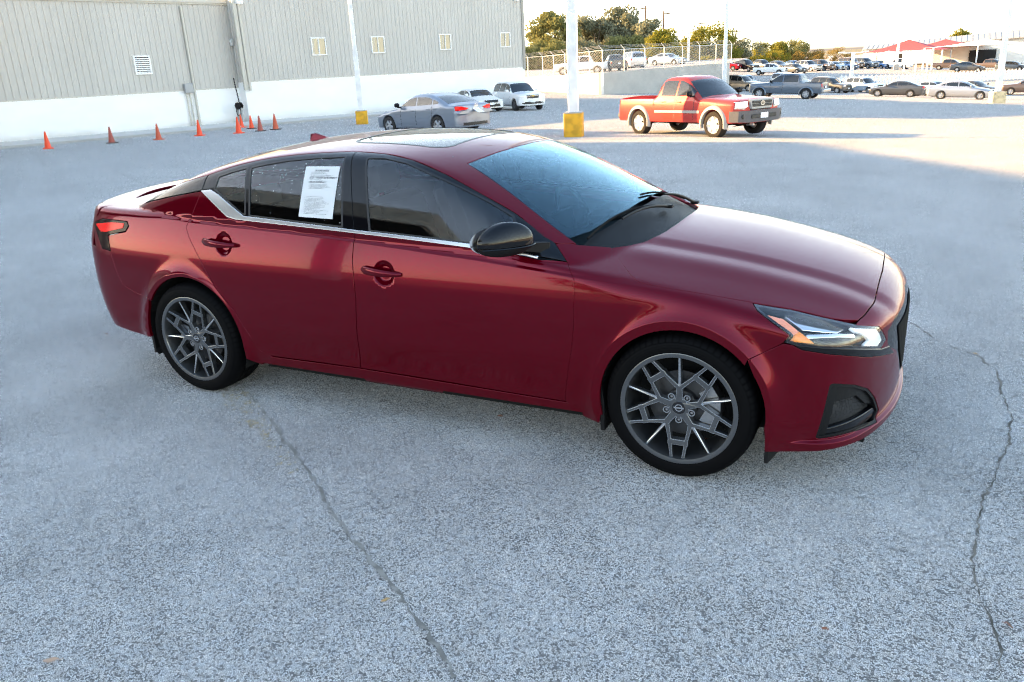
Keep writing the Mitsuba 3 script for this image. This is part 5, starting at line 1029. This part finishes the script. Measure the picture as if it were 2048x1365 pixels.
def build_kind(s, fine=False):
    """[(part, shape, role)] of a vehicle, front axle at the origin, facing +x."""
    topf, roofz = pch(s['top']), pch(s['roof']); w, zb = s['w'], s['zb']; pf_, pr2 = s['plan']
    zm = (zb+1.0)/2
    def wd(x, z): return w*(1-.04*np.clip((x-.2)/.8, 0, 1)**2-.03*np.clip((-3.0-x)/1., 0, 1)**2)-.05*np.clip((.55-z)/.35, 0, 2)**2-.07*np.clip((z-.68)/.5, 0, 2)**2
    def low(x, y, z):
        a = np.abs(y); f_ = smax(a-wd(x, z), x-(s['xf']-pf_*a**2.4-.5*np.clip(z-zm-.2, 0, 2)**2-.3*np.clip(zm-.2-z, 0, 2)**2), .14)
        f_ = smax(f_, (s['xr']+pr2*a**2.4+.35*np.clip(zm-.2-z, 0, 2)**2+.2*np.clip(z-zm-.25, 0, 2)**2)-x, .10)
        f_ = smax(f_, (z-(topf(x)-.07*a**2.4))*.92, .055); return smax(f_, zb-z, .03)
    def green(x, y, z):
        a = np.abs(y); zt = topf(x)-.03
        g = w-.065-.30*np.clip(z-zt, 0, 2)-.18*np.clip(z-zt, 0, 2)**2
        return np.maximum(smax((a-g)*.95, (z-(roofz(x+.22*a*a*sst(-1.9, -1.0, x))-.07*a*a))*.8, .09), .7-z)
    def ff(x, y, z): return smin(low(x, y, z), green(x, y, z), .03)
    body = man(star(ff, s['xr']+.002, s['xf']-.002, .72, 76 if fine else 54, 64 if fine else 48))
    R = s['R']
    for cx in (0, -s['wb']):
        for sg in (1, -1):
            cy = m3.Manifold.cylinder(.5, R*1.17, R*1.17, 40).rotate((90, 0, 0)).translate((cx, sg*(w+.1)+(.25 if sg > 0 else .25)-(.0), R)); cy = m3.Manifold.cylinder(.36, R*1.17, R*1.17, 40).rotate((90, 0, 0)).translate((cx, (w+.1) if sg > 0 else -(w+.1)+.36, R)); body = body-cy
    if s.get('bed'): b0, b1 = s['bed']; body = body-mm_box(b1, b0, -w+.13, w-.13, .80, 1.6)
    parts = [('body', mikit.ply(mm(body), 'far_black', 32), 'body')]
    SD, TP, FR, BK = Lin((0, -1, 0), (1, 0, 0), 1.3, .2), Lin((0, 0, 1), (1, 0, 0), 2.2, .5), Lin((1, 0, 0), (0, 1, 0), s['xf']+.3, s['xf']-1.0), Lin((-1, 0, 0), (0, 1, 0), -s['xr']+.3, -s['xr']-1.2)
    hh_ = .05 if fine else .09
    def P(name, poly, pr, role, d=-.006, mir_=False, fl=.012, h=None):
        if poly.is_empty or poly.area < .0008: return
        q = patch(poly, pr, ff, h or hh_, gap=0, bev=.002, flange=0 if role == 'tail' else fl, d=d, steep=.28)
        if role == 'tail':
            cc = trimesh.graph.connected_components(trimesh.Trimesh(q[0], q[1], process=False).face_adjacency, nodes=np.arange(len(q[1])), min_len=1); q = (q[0], q[1][max(cc, key=len)], q[2])
            us_ = np.unique(q[1]); q = (q[0][us_], np.searchsorted(us_, q[1]), q[2][us_])
        for z in ((q, mirror(q)) if mir_ else (q,)): parts.append((name, add_shape(*z), role))
    x0, x1, pil = s['win']; xs = np.linspace(x1, x0, 24); zt = roofz(xs)-.115; zl = topf(xs)+.045
    ok = zt > zl+.03; xs, zt, zl = xs[ok], zt[ok], zl[ok]; dlo = Polygon(list(zip(xs, zt))+list(zip(xs[::-1], zl[::-1]))).buffer(-.02).buffer(.02)
    edges = [xs[-1]]+pil+[xs[0]]
    for a, b in zip(edges[:-1], edges[1:]): P('side_window', dlo.intersection(sbox(b+.035, 0, a-.035, 3)), SD, 'glass', mir_=True)
    a, b = s['ws']; ww = w-.16; P('windscreen', Polygon([(a-.05, -ww), (a+.07, 0), (a-.05, ww), (b, ww-.13), (b+.04, 0), (b, -ww+.13)]), TP, 'glass')
    if s['rw']:
        t, a, b = s['rw']
        if t == 't': P('rear_window', Polygon([(a, -.58), (a, .58), (b, .70), (b-.04, 0), (b, -.70)]), TP, 'glass')
        else: P('rear_window', Polygon([(-.66, a), (.66, a), (.60, b), (-.60, b)]), BK, 'glass')
    elif fine or True: P('rear_window', Polygon([(-.62, topf(-2.4)+.10), (.62, topf(-2.4)+.10), (.55, roofz(np.array([-2.0]))[0]-.16), (-.55, roofz(np.array([-2.0]))[0]-.16)]), Lin((-1, 0, 0), (0, 1, 0), 3.4 if s['wb'] < 3.4 else 4.0, 1.8), 'glass')
    z0, z1 = s['hl']; P('headlight', Polygon([(-w+.02, z0+.03), (-w+.03, z1+.02), (-w+.42, z1), (-w+.36, z0)]), FR, 'lamp', mir_=True)
    z0, z1 = s['tl']; P('tail_light', Polygon([(-w+.015, z0), (-w+.02, z1), (-w+(.34 if s['rw'] and s['rw'][0] == 't' else .17), z1-.02), (-w+(.34 if s['rw'] and s['rw'][0] == 't' else .17), z0+.02)]), BK, 'tail', mir_=True)
    P('grille', Polygon([(-.40, s['hl'][0]-.03), (.40, s['hl'][0]-.03), (.46, s['hl'][1]-.03), (-.46, s['hl'][1]-.03)]), FR, 'dark'); P('lower_grille', Polygon([(-.62, zb+.10), (.62, zb+.10), (.56, zb+.24), (-.56, zb+.24)]), FR, 'dark')
    P('front_plate', sbox(-.15, zb+.20, .15, zb+.34), FR, 'plate', d=-.018); P('rear_plate', sbox(-.15, s['tl'][0]-.08, .15, s['tl'][0]+.07), BK, 'plate', d=-.018); P('rear_bumper_trim', sbox(-.6, zb+.06, .6, zb+.16), BK, 'dark')
    for xx in [xs[-1]+.02]+pil: pass
    for a, b in zip(edges[:-1], edges[1:]): P('door_handle', sbox(b+.08, topf(np.array([b]))[0]-.14, b+.26, topf(np.array([b]))[0]-.115), SD, 'body', d=-.03, mir_=True)
    if fine:
        for q in [xs[-1]-.0]+pil: P('door_gap', sbox(q-.012, zb+.10, q+.004, topf(np.array([q]))[0]-.02), SD, 'dark', d=-.0015, mir_=True, h=.1, fl=.001)
    for sg in (1, -1):
        xm = x0-.05; zmr = float(topf(np.array([xm]))[0])+.10
        q = bx(xm-.07, xm+.05, -.11, .11, -.075, .075, .045).apply_translation((0, -sg*(w+.10), zmr)); q2 = bx(xm-.03, xm+.03, -.08, .08, -.10, -.06).apply_translation((0, -sg*(w-.02), zmr)); parts.append(('wing_mirror', mikit.ply(cat([q, q2]), 'far_black', 40), 'mirror'))
    tw_ = .22 if s['R'] < .36 else .26
    ty = lathe([(R*.62, .02), (R*.70, -.004), (R*.93, .0), (R, .035), (R, tw_-.03), (R*.93, tw_), (R*.6, tw_)], 36); rim = [lathe([(R*.65, .01), (R*.60, .03), (R*.57, .10), (R*.57, .14), (0, .14)], 28)]
    ds = []
    for i in range(5 if s['R'] < .37 else 6):
        a = 2*np.pi*i/(5 if s['R'] < .37 else 6)+.3; q = bx(.0, R*.61, .015, .05, -R*.13, R*.13, .012); q.apply_transform(trimesh.transformations.rotation_matrix(a, (0, 1, 0))); rim.append(q)
    rim.append(lathe([(0, .008), (R*.20, .012), (R*.22, .05)], 20))
    tyS, rimS = ty, cat(rim); inner = lathe([(0, .11), (R*.59, .11)], 24)
    for sg in (1, -1):
        for nm, g, role in (('tyre', tyS, 'tyre'), ('rim', rimS, 'rim')):
            g2 = g.copy(); g2.vertices = g2.vertices+[0, -w+.005, 0]
            if sg < 0: g2.vertices = g2.vertices*[1, -1, 1]
            sh = mikit.ply(g2, 'tyre_far', 35)
            for cx, ax in ((0, 'front'), (-s['wb'], 'rear')): parts.append((f'{ax}_wheel|{sg}|{nm}', (sh, cx, R), role))
    parts.append(('underbody', mikit.ply(cat([bx(s['xr']+.4, s['xf']-.3, -w+.42, w-.42, zb-.06, zb+.3), bx(-.06, .06, -w+.1, w-.1, R-.05, R+.05), bx(-s['wb']-.06, -s['wb']+.06, -w+.1, w-.1, R-.05, R+.05)]), 'liner'), 'liner'))
    return parts, ff, (SD, TP, FR, BK)
def mm_box(x0, x1, y0, y1, z0, z1): return m3.Manifold.cube((x1-x0, y1-y0, z1-z0)).translate((x0, y0, z0))
def add_shape(V, F, N): return {'type': 'ply', 'filename': meshkit.write_ply((V, F), True, normals=N), 'face_normals': False, 'bsdf': {'type': 'ref', 'id': 'far_black'}}
CACHE = {}
ROLE = {'glass': 'window_dark', 'lamp': 'lamp_clear', 'tail': 'lamp_red', 'dark': 'far_black', 'plate': 'plate', 'tyre': 'tyre_far', 'rim': 'far_rim', 'liner': 'liner', 'mirror': 'far_black'}
for nm, c, fk, ro in (('car_white', (.74, .75, .75), .12, .3), ('car_silver', (.42, .44, .47), .5, .3), ('car_bluegrey', (.24, .27, .32), .5, .3), ('car_grey', (.11, .115, .12), .45, .3), ('car_slate', (.11, .14, .18), .4, .3), ('car_black', (.012, .013, .015), .2, .3), ('car_red', (.40, .05, .045), .25, .35), ('car_lred', (.50, .02, .03), .2, .35), ('car_lblue', (.36, .44, .54), .4, .3), ('car_blue', (.10, .19, .36), .4, .3), ('car_beige', (.46, .40, .33), .4, .3), ('car_brown', (.14, .105, .09), .4, .3)): paint(nm, c, fk, ro)
def vehicle(name, kind, x, y, deg, col, lab, cat_, group=None, scale=1.0, center=True, roles={}, fine=False, zoff=None):
    ck = kind+str(fine)
    if ck not in CACHE: CACHE[ck] = build_kind(KIND[kind], fine)
    parts = CACHE[ck][0]; s = KIND[kind]; k = thing(name, lab, cat_, group); a = math.radians(deg); c_, s_ = math.cos(a), math.sin(a)
    if center: x, y = x+c_*s['wb']/2*scale, y+s_*s['wb']/2*scale
    zf = gz(x, y) if zoff is None else zoff; zr = gz(x-c_*s['wb']*scale, y-s_*s['wb']*scale) if zoff is None else zoff
    pitch = math.degrees(math.atan2(zf-zr, s['wb']*scale)); base = T().translate([x, y, zf]).rotate([0, 0, 1], deg).rotate([0, 1, 0], -pitch).scale(scale)
    rl = {**ROLE, **roles, 'body': roles.get('body', col)}
    if 'mirror' not in roles: rl['mirror'] = col
    wk = {}
    for nm, sh, role in parts:
        b = {'type': 'ref', 'id': rl[role]}
        if isinstance(sh, tuple):
            ax, sg, sub = nm.split('|')
            if (ax, sg) not in wk: wk[(ax, sg)] = numbered(f'{k}__{ax}')
            put(wk[(ax, sg)]+'__'+sub, {**sh[0], 'bsdf': b, 'to_world': base.translate([sh[1], 0, sh[2]])})
        else: put(f'{k}__{nm}', {**sh, 'bsdf': b, 'to_world': base})
    return k, base
def extra(k, base, name, mesh, m, smooth=30): return add(f'{k}__{name}', mesh, m, smooth, base)
# red pickup
k, B = vehicle('red_pickup', 'pickup', -5.36, 20.92, -31.5, 'car_red', 'sunlit red extended-cab pickup with pale wheel flares and grey front bumper', 'pickup truck', roles={'rim': 'rim_white', 'mirror': 'black_plastic', 'tyre': 'tyre_dusty', 'grille': 'far_black'}, scale=.97, fine=True)
mat('tyre_dusty', (.026, .023, .021), .85, 0, .2); mat('flare_grey', (.34, .33, .31), .5); mat('bumper_grey', (.085, .088, .10), .45)
s = KIND['pickup']; R = s['R']
def flare(cx):
    out = []
    for sg in (1, -1):
        a = np.linspace(math.radians(-12), math.radians(192), 26); V = []; F = []
        ring = [(R*1.15, .02), (R*1.17, .055), (R*1.30, .050), (R*1.42, .01), (R*1.44, -.03), (R*1.15, -.06)]
        for t in a:
            for rr, yy in ring: V.append((cx+rr*math.cos(t), -sg*(s['w']-.005+yy), R+rr*math.sin(t)*(1 if math.sin(t) > 0 else 1)))
        m_ = len(ring)
        for i in range(len(a)-1):
            for j in range(m_): p, q = i*m_+j, i*m_+(j+1) % m_; F += [[p, q, q+m_], [p, q+m_, p+m_]]
        t = trimesh.Trimesh(V, F); t.fix_normals(); out.append(t)
    return out
for cx in (0, -s['wb']):
    for q in flare(cx): extra(k, B, 'wheel_flare', q, 'flare_grey', 40)
bp = hull([(.62, -.95, .46), (.62, .95, .46), (1.02, -.62, .44), (1.02, .62, .44), (.62, -.95, .76), (.62, .95, .76), (1.06, -.62, .76), (1.06, .62, .76), (.90, -.88, .46), (.90, .88, .46), (.92, -.88, .76), (.92, .88, .76)])
extra(k, B, 'front_bumper', bp, 'bumper_grey'); extra(k, B, 'bumper_slot', bx(1.03, 1.067, -.50, .50, .55, .66, .01), 'far_black'); extra(k, B, 'bumper_plate', bx(1.06, 1.075, -.15, .15, .54, .69), 'plate')
for q in (-.74, .74): extra(k, B, 'fog_lamp', lathe([(0, 0), (.06, .0), (.07, -.02)], 16).apply_transform(trimesh.transformations.rotation_matrix(math.radians(-90 if q else 0), (0, 0, 1))).apply_translation((.985, q, .61)), 'far_black')
gr_ = hull([(.90, -.42, .80), (.90, .42, .80), (.90, -.50, 1.06), (.90, .50, 1.06), (.97, -.40, .80), (.97, .40, .80), (.95, -.48, 1.05), (.95, .48, 1.05)]); extra(k, B, 'grille_frame', gr_, 'flare_grey')
for q in (.90, .985): extra(k, B, 'grille_opening', bx(.95, .985, -.39, .39, q-.04+.0, q+.03, .008), 'far_black')
em = lathe([(.055, 0), (.07, 0), (.07, .012), (.055, .012), (.055, 0)], 28); em.vertices = np.stack([em.vertices[:, 1]+.985, em.vertices[:, 0]*1.25, em.vertices[:, 2]*.85+.945], -1); em2 = em.copy(); em2.vertices = (em2.vertices-[.985, 0, .945])*[1, .45, .9]+[.985, 0, .945]; extra(k, B, 'grille_emblem', cat([em, em2]), 'silver_part')
for sg in (1, -1):
    hl2 = hull([(.72, sg*.90, .86), (.70, sg*.89, 1.00), (.93, sg*.64, .84), (.915, sg*.64, 1.02), (.87, sg*.84, .85), (.85, sg*.83, 1.01), (.945, sg*.54, .87), (.925, sg*.54, 1.02)]); extra(k, B, 'headlamp_unit', hl2, 'lamp_clear')
    extra(k, B, 'mud_flap', bx(-s['wb']-.52, -s['wb']-.50, sg*.70-.13, sg*.70+.13, .25, .62), 'black_plastic')
extra(k, B, 'cab_gap', bx(-2.585, -2.57, -.935, -.93, .5, 1.12), 'far_black'); extra(k, B, 'rear_bumper', bx(-4.42, -4.24, -.85, .85, .50, .68, .04), 'bumper_grey')
for sg in (1, -1): extra(k, B, 'body_moulding', bx(-2.5, -.55, -sg*.947-.012, -sg*.947+.012, .70, .78, .006), 'flare_grey')
extra(k, B, 'tow_hook', bx(.7, .98, -.35, -.28, .34, .42, .02), 'chrome'); extra(k, B, 'skid_plate', hull([(.3, -.5, .30), (.3, .5, .30), (.85, -.5, .40), (.85, .5, .40), (.85, -.5, .46), (.85, .5, .46)]), 'liner')
# blue-grey saloon seen from behind
k, B = vehicle('grey_saloon', 'sedan', -16.0, 22.87, 163, 'car_bluegrey', 'blue-grey sedan with red tail lamps, partly hidden behind the red sedan roof', 'car', roles={'mirror': 'black_plastic'}, fine=True)
extra(k, B, 'tail_lamp_glow', bx(-3.93, -3.90, -.10, .10, .93, .95), 'chrome'); e_ = lathe([(.045, 0), (.055, 0), (.055, .01), (.045, .01), (.045, 0)], 24); e_.vertices = np.stack([-e_.vertices[:, 1]-3.935, e_.vertices[:, 0]*1.2, e_.vertices[:, 2]*.85+1.0], -1); extra(k, B, 'boot_emblem', cat([e_, bx(-3.945, -3.935, .01, .02, .975, 1.03), bx(-3.945, -3.935, -.03, .01, .97, .98)]), 'chrome')
for sg in (1, -1):
    q = patch(Polygon([(-.88*sg, .84), (-.885*sg, .96), (-.52*sg, .93), (-.34*sg, .90), (-.46*sg, .85)]), CACHE['sedanTrue'][2][3], CACHE['sedanTrue'][1], .05, gap=0, bev=.003, flange=.01, d=-.016); put(f'{k}__tail_lamp_unit', {**add_shape(*q), 'bsdf': {'type': 'ref', 'id': 'lamp_red'}, 'to_world': B})
# white car and white big utility vehicle by the building
vehicle('white_car', 'sedan', -25.3, 43.6, -38, 'car_white', 'white sedan squeezed between the blue-grey sedan and the white utility vehicle', 'car', fine=False)
k, B = vehicle('white_utility_vehicle', 'suv', -23.2, 45.4, -41, 'car_white', 'large white utility vehicle with dark windows parked at the end of the window wall', 'car', scale=.96, roles={'rim': 'rim_dark', 'mirror': 'car_white'}, fine=True)
extra(k, B, 'grille_bar', bx(.93, .985, -.48, .48, .915, .945, .008), 'chrome'); extra(k, B, 'grille_emblem', prism(Polygon([(-.10, -.015), (-.09, .03), (-.04, .03), (-.04, .045), (.04, .045), (.04, .03), (.09, .03), (.10, -.015), (.05, -.015), (.05, -.035), (-.05, -.035), (-.05, -.015)]), .015).apply_transform(np.array([[0, 0, 1, .985], [1, 0, 0, 0], [0, 1, 0, .93], [0, 0, 0, 1.0]])), 'gold'); mat('gold', (.55, .40, .12), .3, .8); extra(k, B, 'bumper_strip', bx(.88, .965, -.75, .75, .46, .53, .01), 'far_black')
# dark pickup, sedans on the right
k, B = vehicle('dark_pickup', 'crew', -8.6, 60.9, 170, 'car_slate', 'dark blue-grey crew-cab pickup facing left behind the red pickup', 'pickup truck', roles={'mirror': 'black_plastic'}, fine=True)
for cx in (0, -KIND['crew']['wb']):
    for q in flare(cx): extra(k, B, 'wheel_flare', q, 'car_slate', 40)
extra(k, B, 'rear_bumper', bx(-4.72, -4.50, -.86, .86, .50, .70, .04), 'silver_part')
vehicle('dark_sedan', 'sedan', -1.82, 81.6, 171, 'car_grey', 'dark grey sedan facing left in front of the white picket fence', 'car', fine=False)
vehicle('silver_sedan', 'sedan', 3.3, 72.6, -8, 'car_silver', 'silver sedan facing right, beside the pale concrete pole base', 'car', fine=False)
vehicle('taupe_vehicle', 'suv', 9.6, 92.5, 172, 'car_brown', 'grey-brown utility vehicle cut off by the right edge', 'car', scale=.9)
vehicle('white_coupe', 'sedan', -24.1, 79.2, -14, 'car_white', 'white car by the retaining wall, mostly hidden behind the red pickup bed', 'car', scale=.95)
vehicle('beige_vehicle', 'suv', -18.2, 94.0, -25, 'car_beige', 'beige utility vehicle between the red and dark pickups', 'car', scale=.92)
vehicle('charcoal_vehicle', 'suv', -9.0, 97.5, -30, 'car_grey', 'charcoal utility vehicle right behind the tail of the dark pickup', 'car', scale=.92)
vehicle('pale_vehicle', 'suv', -5.6, 99.5, -40, 'car_lblue', 'pale blue-white utility vehicle right of the dark-based white post', 'car', scale=.9)
vehicle('white_van', 'suv', -14.3, 104.0, -25, 'car_white', 'white vehicle roof showing above the dark pickup bed', 'car')
vehicle('pale_roof_car', 'sedan', -10.6, 106, -25, 'car_silver', 'pale car roof showing behind the charcoal utility vehicle', 'car')
vehicle('blue_roof_car', 'sedan', 1.5, 88, -30, 'car_lblue', 'car roof showing between the dark grey and silver sedans', 'car'); vehicle('grey_roof_car', 'sedan', 5.0, 90, -30, 'car_grey', 'dark car roof showing above the silver sedan', 'car')
for i, (x, y, c) in enumerate([(-24.5, 103, 'car_lblue'), (-22.2, 104.5, 'car_white'), (-20.2, 106, 'car_lblue')]): vehicle('parked_sedan', 'sedan', x, y, -60, c, ['left', 'middle', 'right'][i]+' car of three roofs in a row above the red pickup cab', 'car', 'roofs above the red pickup')
# raised lot
vehicle('old_white_pickup', 'crew', -29.4, 72.0, -160, 'car_white', 'pale pickup on the raised lot behind the fence', 'pickup truck', zoff=.40, scale=.95); vehicle('grey_pickup_tail', 'pickup', -26.6, 74, 120, 'car_grey', 'grey pickup tail beside the off-roader on the raised lot', 'pickup truck', zoff=.5, scale=.9); vehicle('white_roof_vehicle', 'suv', -29.4, 87.2, 130, 'car_silver', 'off-road vehicle with pale top and dark rear behind the fence', 'car', zoff=.45); vehicle('lot_car', 'sedan', -27.5, 96, -20, 'car_lblue', 'small pale car at the fence end on the raised lot', 'car', zoff=.6)
# far rows
FARS = [('hatch', -42.3, 154.5, -8, 'car_lblue', 'far pale blue hatchback left of the yellow-based pole'), ('sedan', -36.6, 155, -8, 'car_black', 'far black sedan right of the yellow-based pole'), ('suv', -31.6, 148.2, -12, 'car_lred', 'far bright red utility vehicle'), ('suv', -28.4, 149, -35, 'car_black', 'far black utility vehicle right of the red one'), ('crew', -26.5, 153, -35, 'car_grey', 'far grey pickup right of the black utility vehicle'), ('sedan', -24.2, 157, -35, 'car_slate', 'far dark sedan right of the grey pickup'), ('sedan', -22, 161, -35, 'car_blue', 'far blue sedan under the bushes'), ('pickup', -21.8, 134.5, -10, 'car_white', 'white pickup above the dark pickup cab'),
        ('hatch', -18.5, 137.5, -40, 'car_grey', 'far grey hatchback right of the white pickup'), ('suv', -17.6, 147, -40, 'car_silver', 'far pale utility vehicle at the start of the right row'), ('suv', -15.7, 148.5, -40, 'car_brown', 'far brown utility vehicle, second in the right row'), ('sedan', -13.9, 150.5, -40, 'car_lblue', 'far pale blue sedan in the right row'), ('sedan', -12.2, 152.5, -40, 'car_blue', 'far blue sedan in the right row'), ('suv', -12.0, 160.5, -40, 'car_brown', 'far dark brown utility vehicle behind the blue sedan'), ('suv', -9.8, 163, -40, 'car_slate', 'far slate utility vehicle at the end of the right row'), ('sedan', -7.7, 166, -40, 'car_blue', 'far blue car beside the white utility vehicle'), ('suv', -4.6, 165, 165, 'car_white', 'far white utility vehicle facing away by the red canopy'),
        ('crew', 4.0, 160.0, -12, 'car_brown', 'dark brown pickup under the white canopy'), ('crew', 10.4, 163, -25, 'car_brown', 'second dark pickup under the white canopy, the right one'), ('sedan', 12.5, 150, -30, 'car_slate', 'dark green car behind the fence at the right edge'), ('sedan', 6.0, 141, -10, 'car_grey', 'dark car just behind the picket fence')]
for kd, x, y, a, c, lab in FARS: vehicle({'sedan': 'far_sedan', 'suv': 'far_utility_vehicle', 'hatch': 'far_hatchback', 'pickup': 'far_pickup', 'crew': 'far_pickup'}[kd], kd, x, y, a, c, lab, 'pickup truck' if kd in ('crew', 'pickup') else 'car')

# ---------------------------------------------------------------- cracks, faded paint, leaves on the asphalt
def jag(pts, w, seed, z=.003, step=.035):
    r = np.random.default_rng(seed); P = np.array(pts, float); t = np.concatenate([[0], np.cumsum(np.linalg.norm(np.diff(P, axis=0), axis=1))]); s = np.arange(0, t[-1], step)
    q = np.stack([np.interp(s, t, P[:, k]) for k in (0, 1)], -1); q += np.cumsum(r.normal(0, .006, q.shape), 0)*np.minimum(1, np.minimum(s, t[-1]-s)/.5)[:, None]*.6+r.normal(0, .005, q.shape)
    d = np.gradient(q, axis=0); d /= np.linalg.norm(d, axis=1, keepdims=True); n = np.stack([-d[:, 1], d[:, 0]], -1); ww = w*r.uniform(.15, 1.3, (len(q), 1))*np.where(r.random((len(q), 1)) < .12, .1, 1)
    A, B_ = q+n*ww, q-n*ww*r.uniform(.4, 1.2, (len(q), 1)); zz = lambda a: np.c_[a, ground(a[:, 0], a[:, 1])+z]; V = np.vstack([zz(A), zz(B_)]); k = len(q); i_ = np.arange(k-1)
    return trimesh.Trimesh(V, np.vstack([np.stack([i_, i_+k, i_+k+1], -1), np.stack([i_, i_+k+1, i_+1], -1)]), process=False)
def g_at(px, py):
    d = FWD+((px-1024)/FPX)*np.cross(FWD, UP2)-((py-682.5)/FPX)*UP2; lo, hi = 1., 200.
    for _ in range(50):
        m = (lo+hi)/2; P = CAM+m*d
        if P[2] < gz(P[0], P[1]): hi = m
        else: lo = m
    return P[:2]
CR = [([(-2.526, -0.853), (-2.107, -1.128), (-1.663, -1.431), (-1.268, -1.706), (-0.968, -1.9), (-0.684, -2.08), (-0.446, -2.231), (-0.312, -2.331), (-0.27, -2.359)], 0.016), ([(0.864, 1.683), (1.065, 1.282), (1.244, 1.113), (1.331, 0.892), (1.333, 0.555), (1.364, 0.239), (1.308, -0.122), (1.253, -0.391), (1.195, -0.635), (1.161, -0.992), (1.166, -1.217), (1.177, -1.411), (1.207, -1.575), (1.171, -1.737)], 0.007), ([(1.254, 1.346), (1.49, 1.445)], 0.005), ([(1.328, 0.484), (1.42, 0.587)], 0.004), ([(-2.672, 6.839), (-2.475, 7.265), (-2.195, 8.465), (-1.817, 9.222), (-1.774, 9.814), (-2.056, 10.835), (-2.823, 12.71)], 0.01), ([(-17.235, 9.758), (-14.784, 8.287), (-12.249, 6.685)], 0.012), ([(-27.019, 14.363), (-21.817, 11.012), (-20.515, 10.345)], 0.015), ([(-2.895, 10.244), (-0.942, 7.591), (0.137, 6.117), (1.158, 5.396), (1.792, 5.141)], 0.006), ([(-5.631, -0.369), (-4.937, -0.34), (-4.026, -0.451)], 0.003), ([(-5.463, 14.56), (-4.064, 13.06), (-2.056, 10.835)], 0.008), ([(0.698, -0.833), (0.97, -0.639), (1.171, -0.581)], 0.003), ([(1.044, -1.714), (1.122, -1.714)], 0.003)]
for i, (pts, w) in enumerate(CR): q = add('pavement__crack', jag(pts, w*(.62 if i == 0 else .7), 100+i), 'crack_soft' if i == 0 else 'crack')
YL = [((-2.71, -0.856), (-2.223, -1.172)), ((-2.652, -0.803), (-2.063, -1.177)), ((-2.257, -1.118), (-1.635, -1.499))]
r = np.random.default_rng(5); tri = []
for (x0, y0), (x1, y1) in YL:
    L = math.hypot(x1-x0, y1-y0)
    for i in range(int(L*190)):
        t = r.random(); o = r.normal(0, .020); x, y = x0+(x1-x0)*t-(y1-y0)/L*o, y0+(y1-y0)*t+(x1-x0)/L*o
        if r.random() < t*.75: continue
        n = r.integers(4, 7); a = np.sort(r.uniform(0, 6.28, n)); rr = r.uniform(.003, .011, n); tri.append(np.c_[x+rr*np.cos(a), y+rr*np.sin(a)])
V, F = [], []
for q in tri:
    o = len(V); V += [(a, b, .0025) for a, b in q]; F += [[o, o+i, o+i+1] for i in range(1, len(q)-1)]
q = add('pavement__faded_line', trimesh.Trimesh(V, F, process=False), 'old_yellow'); labels[q] = {'label': 'worn yellow paint flecks of an old parking line', 'kind': 'stuff'}
mat('leaf_tan', (.40, .27, .19), .7); mat('leaf_brown', (.22, .09, .05), .7); mat('leaf_ochre', (.38, .24, .10), .7)
LV = [((-1.517, -2.802), 0.05, 0.6, 'leaf_tan', 'curled tan leaf near the lower left corner'), ((-1.016, -0.62), 0.022, 0.3, 'leaf_brown', 'small brown leaf under the doors of the red sedan'), ((-0.693, -2.128), 0.03, 1.0, 'leaf_ochre', 'small ochre leaf beside the long crack'), ((1.212, -1.462), 0.03, 2.2, 'leaf_brown', 'brown leaf by the right-hand crack'), ((0.692, -1.7), 0.02, 0.2, 'leaf_brown', 'tiny brown leaf ahead of the front wheel at the lower right'), ((-4.403, -0.348), 0.03, 0.2, 'leaf_brown', 'small brown leaf left of the rear wheel'), ((1.22, 1.149), 0.03, -0.5, 'leaf_ochre', 'ochre leaf lying on the crack right of the front bumper')]
for (x, y), L, a, m, lab in LV:
    n = 12; t = np.linspace(0, 1, n); w = L*.17*np.sin(np.pi*t)**.8; V = np.vstack([np.c_[t*L-L/2, w, .006+.010*np.abs(t-.4)+.006*(w/L*5)], np.c_[t*L-L/2, 0*t, .005+.008*np.abs(t-.4)], np.c_[t*L-L/2, -w, .006+.010*np.abs(t-.4)]]); F = []
    for i in range(n-1):
        for rr in (0, 1): F += [[rr*n+i, (rr+1)*n+i, (rr+1)*n+i+1], [rr*n+i, (rr+1)*n+i+1, rr*n+i+1]]
    k = thing('fallen_leaf', lab, 'leaf', 'fallen leaves on the asphalt'); add(k+'__blade', trimesh.Trimesh(V, F, process=False), m, True, twz(x, y, gz(x, y), a)); add(k+'__stem', tube([(L/2-.002, 0, .006), (L*.62, .003, .005), (L*.72, .006, .006)], .0012, 5), m, tw=twz(x, y, gz(x, y), a))
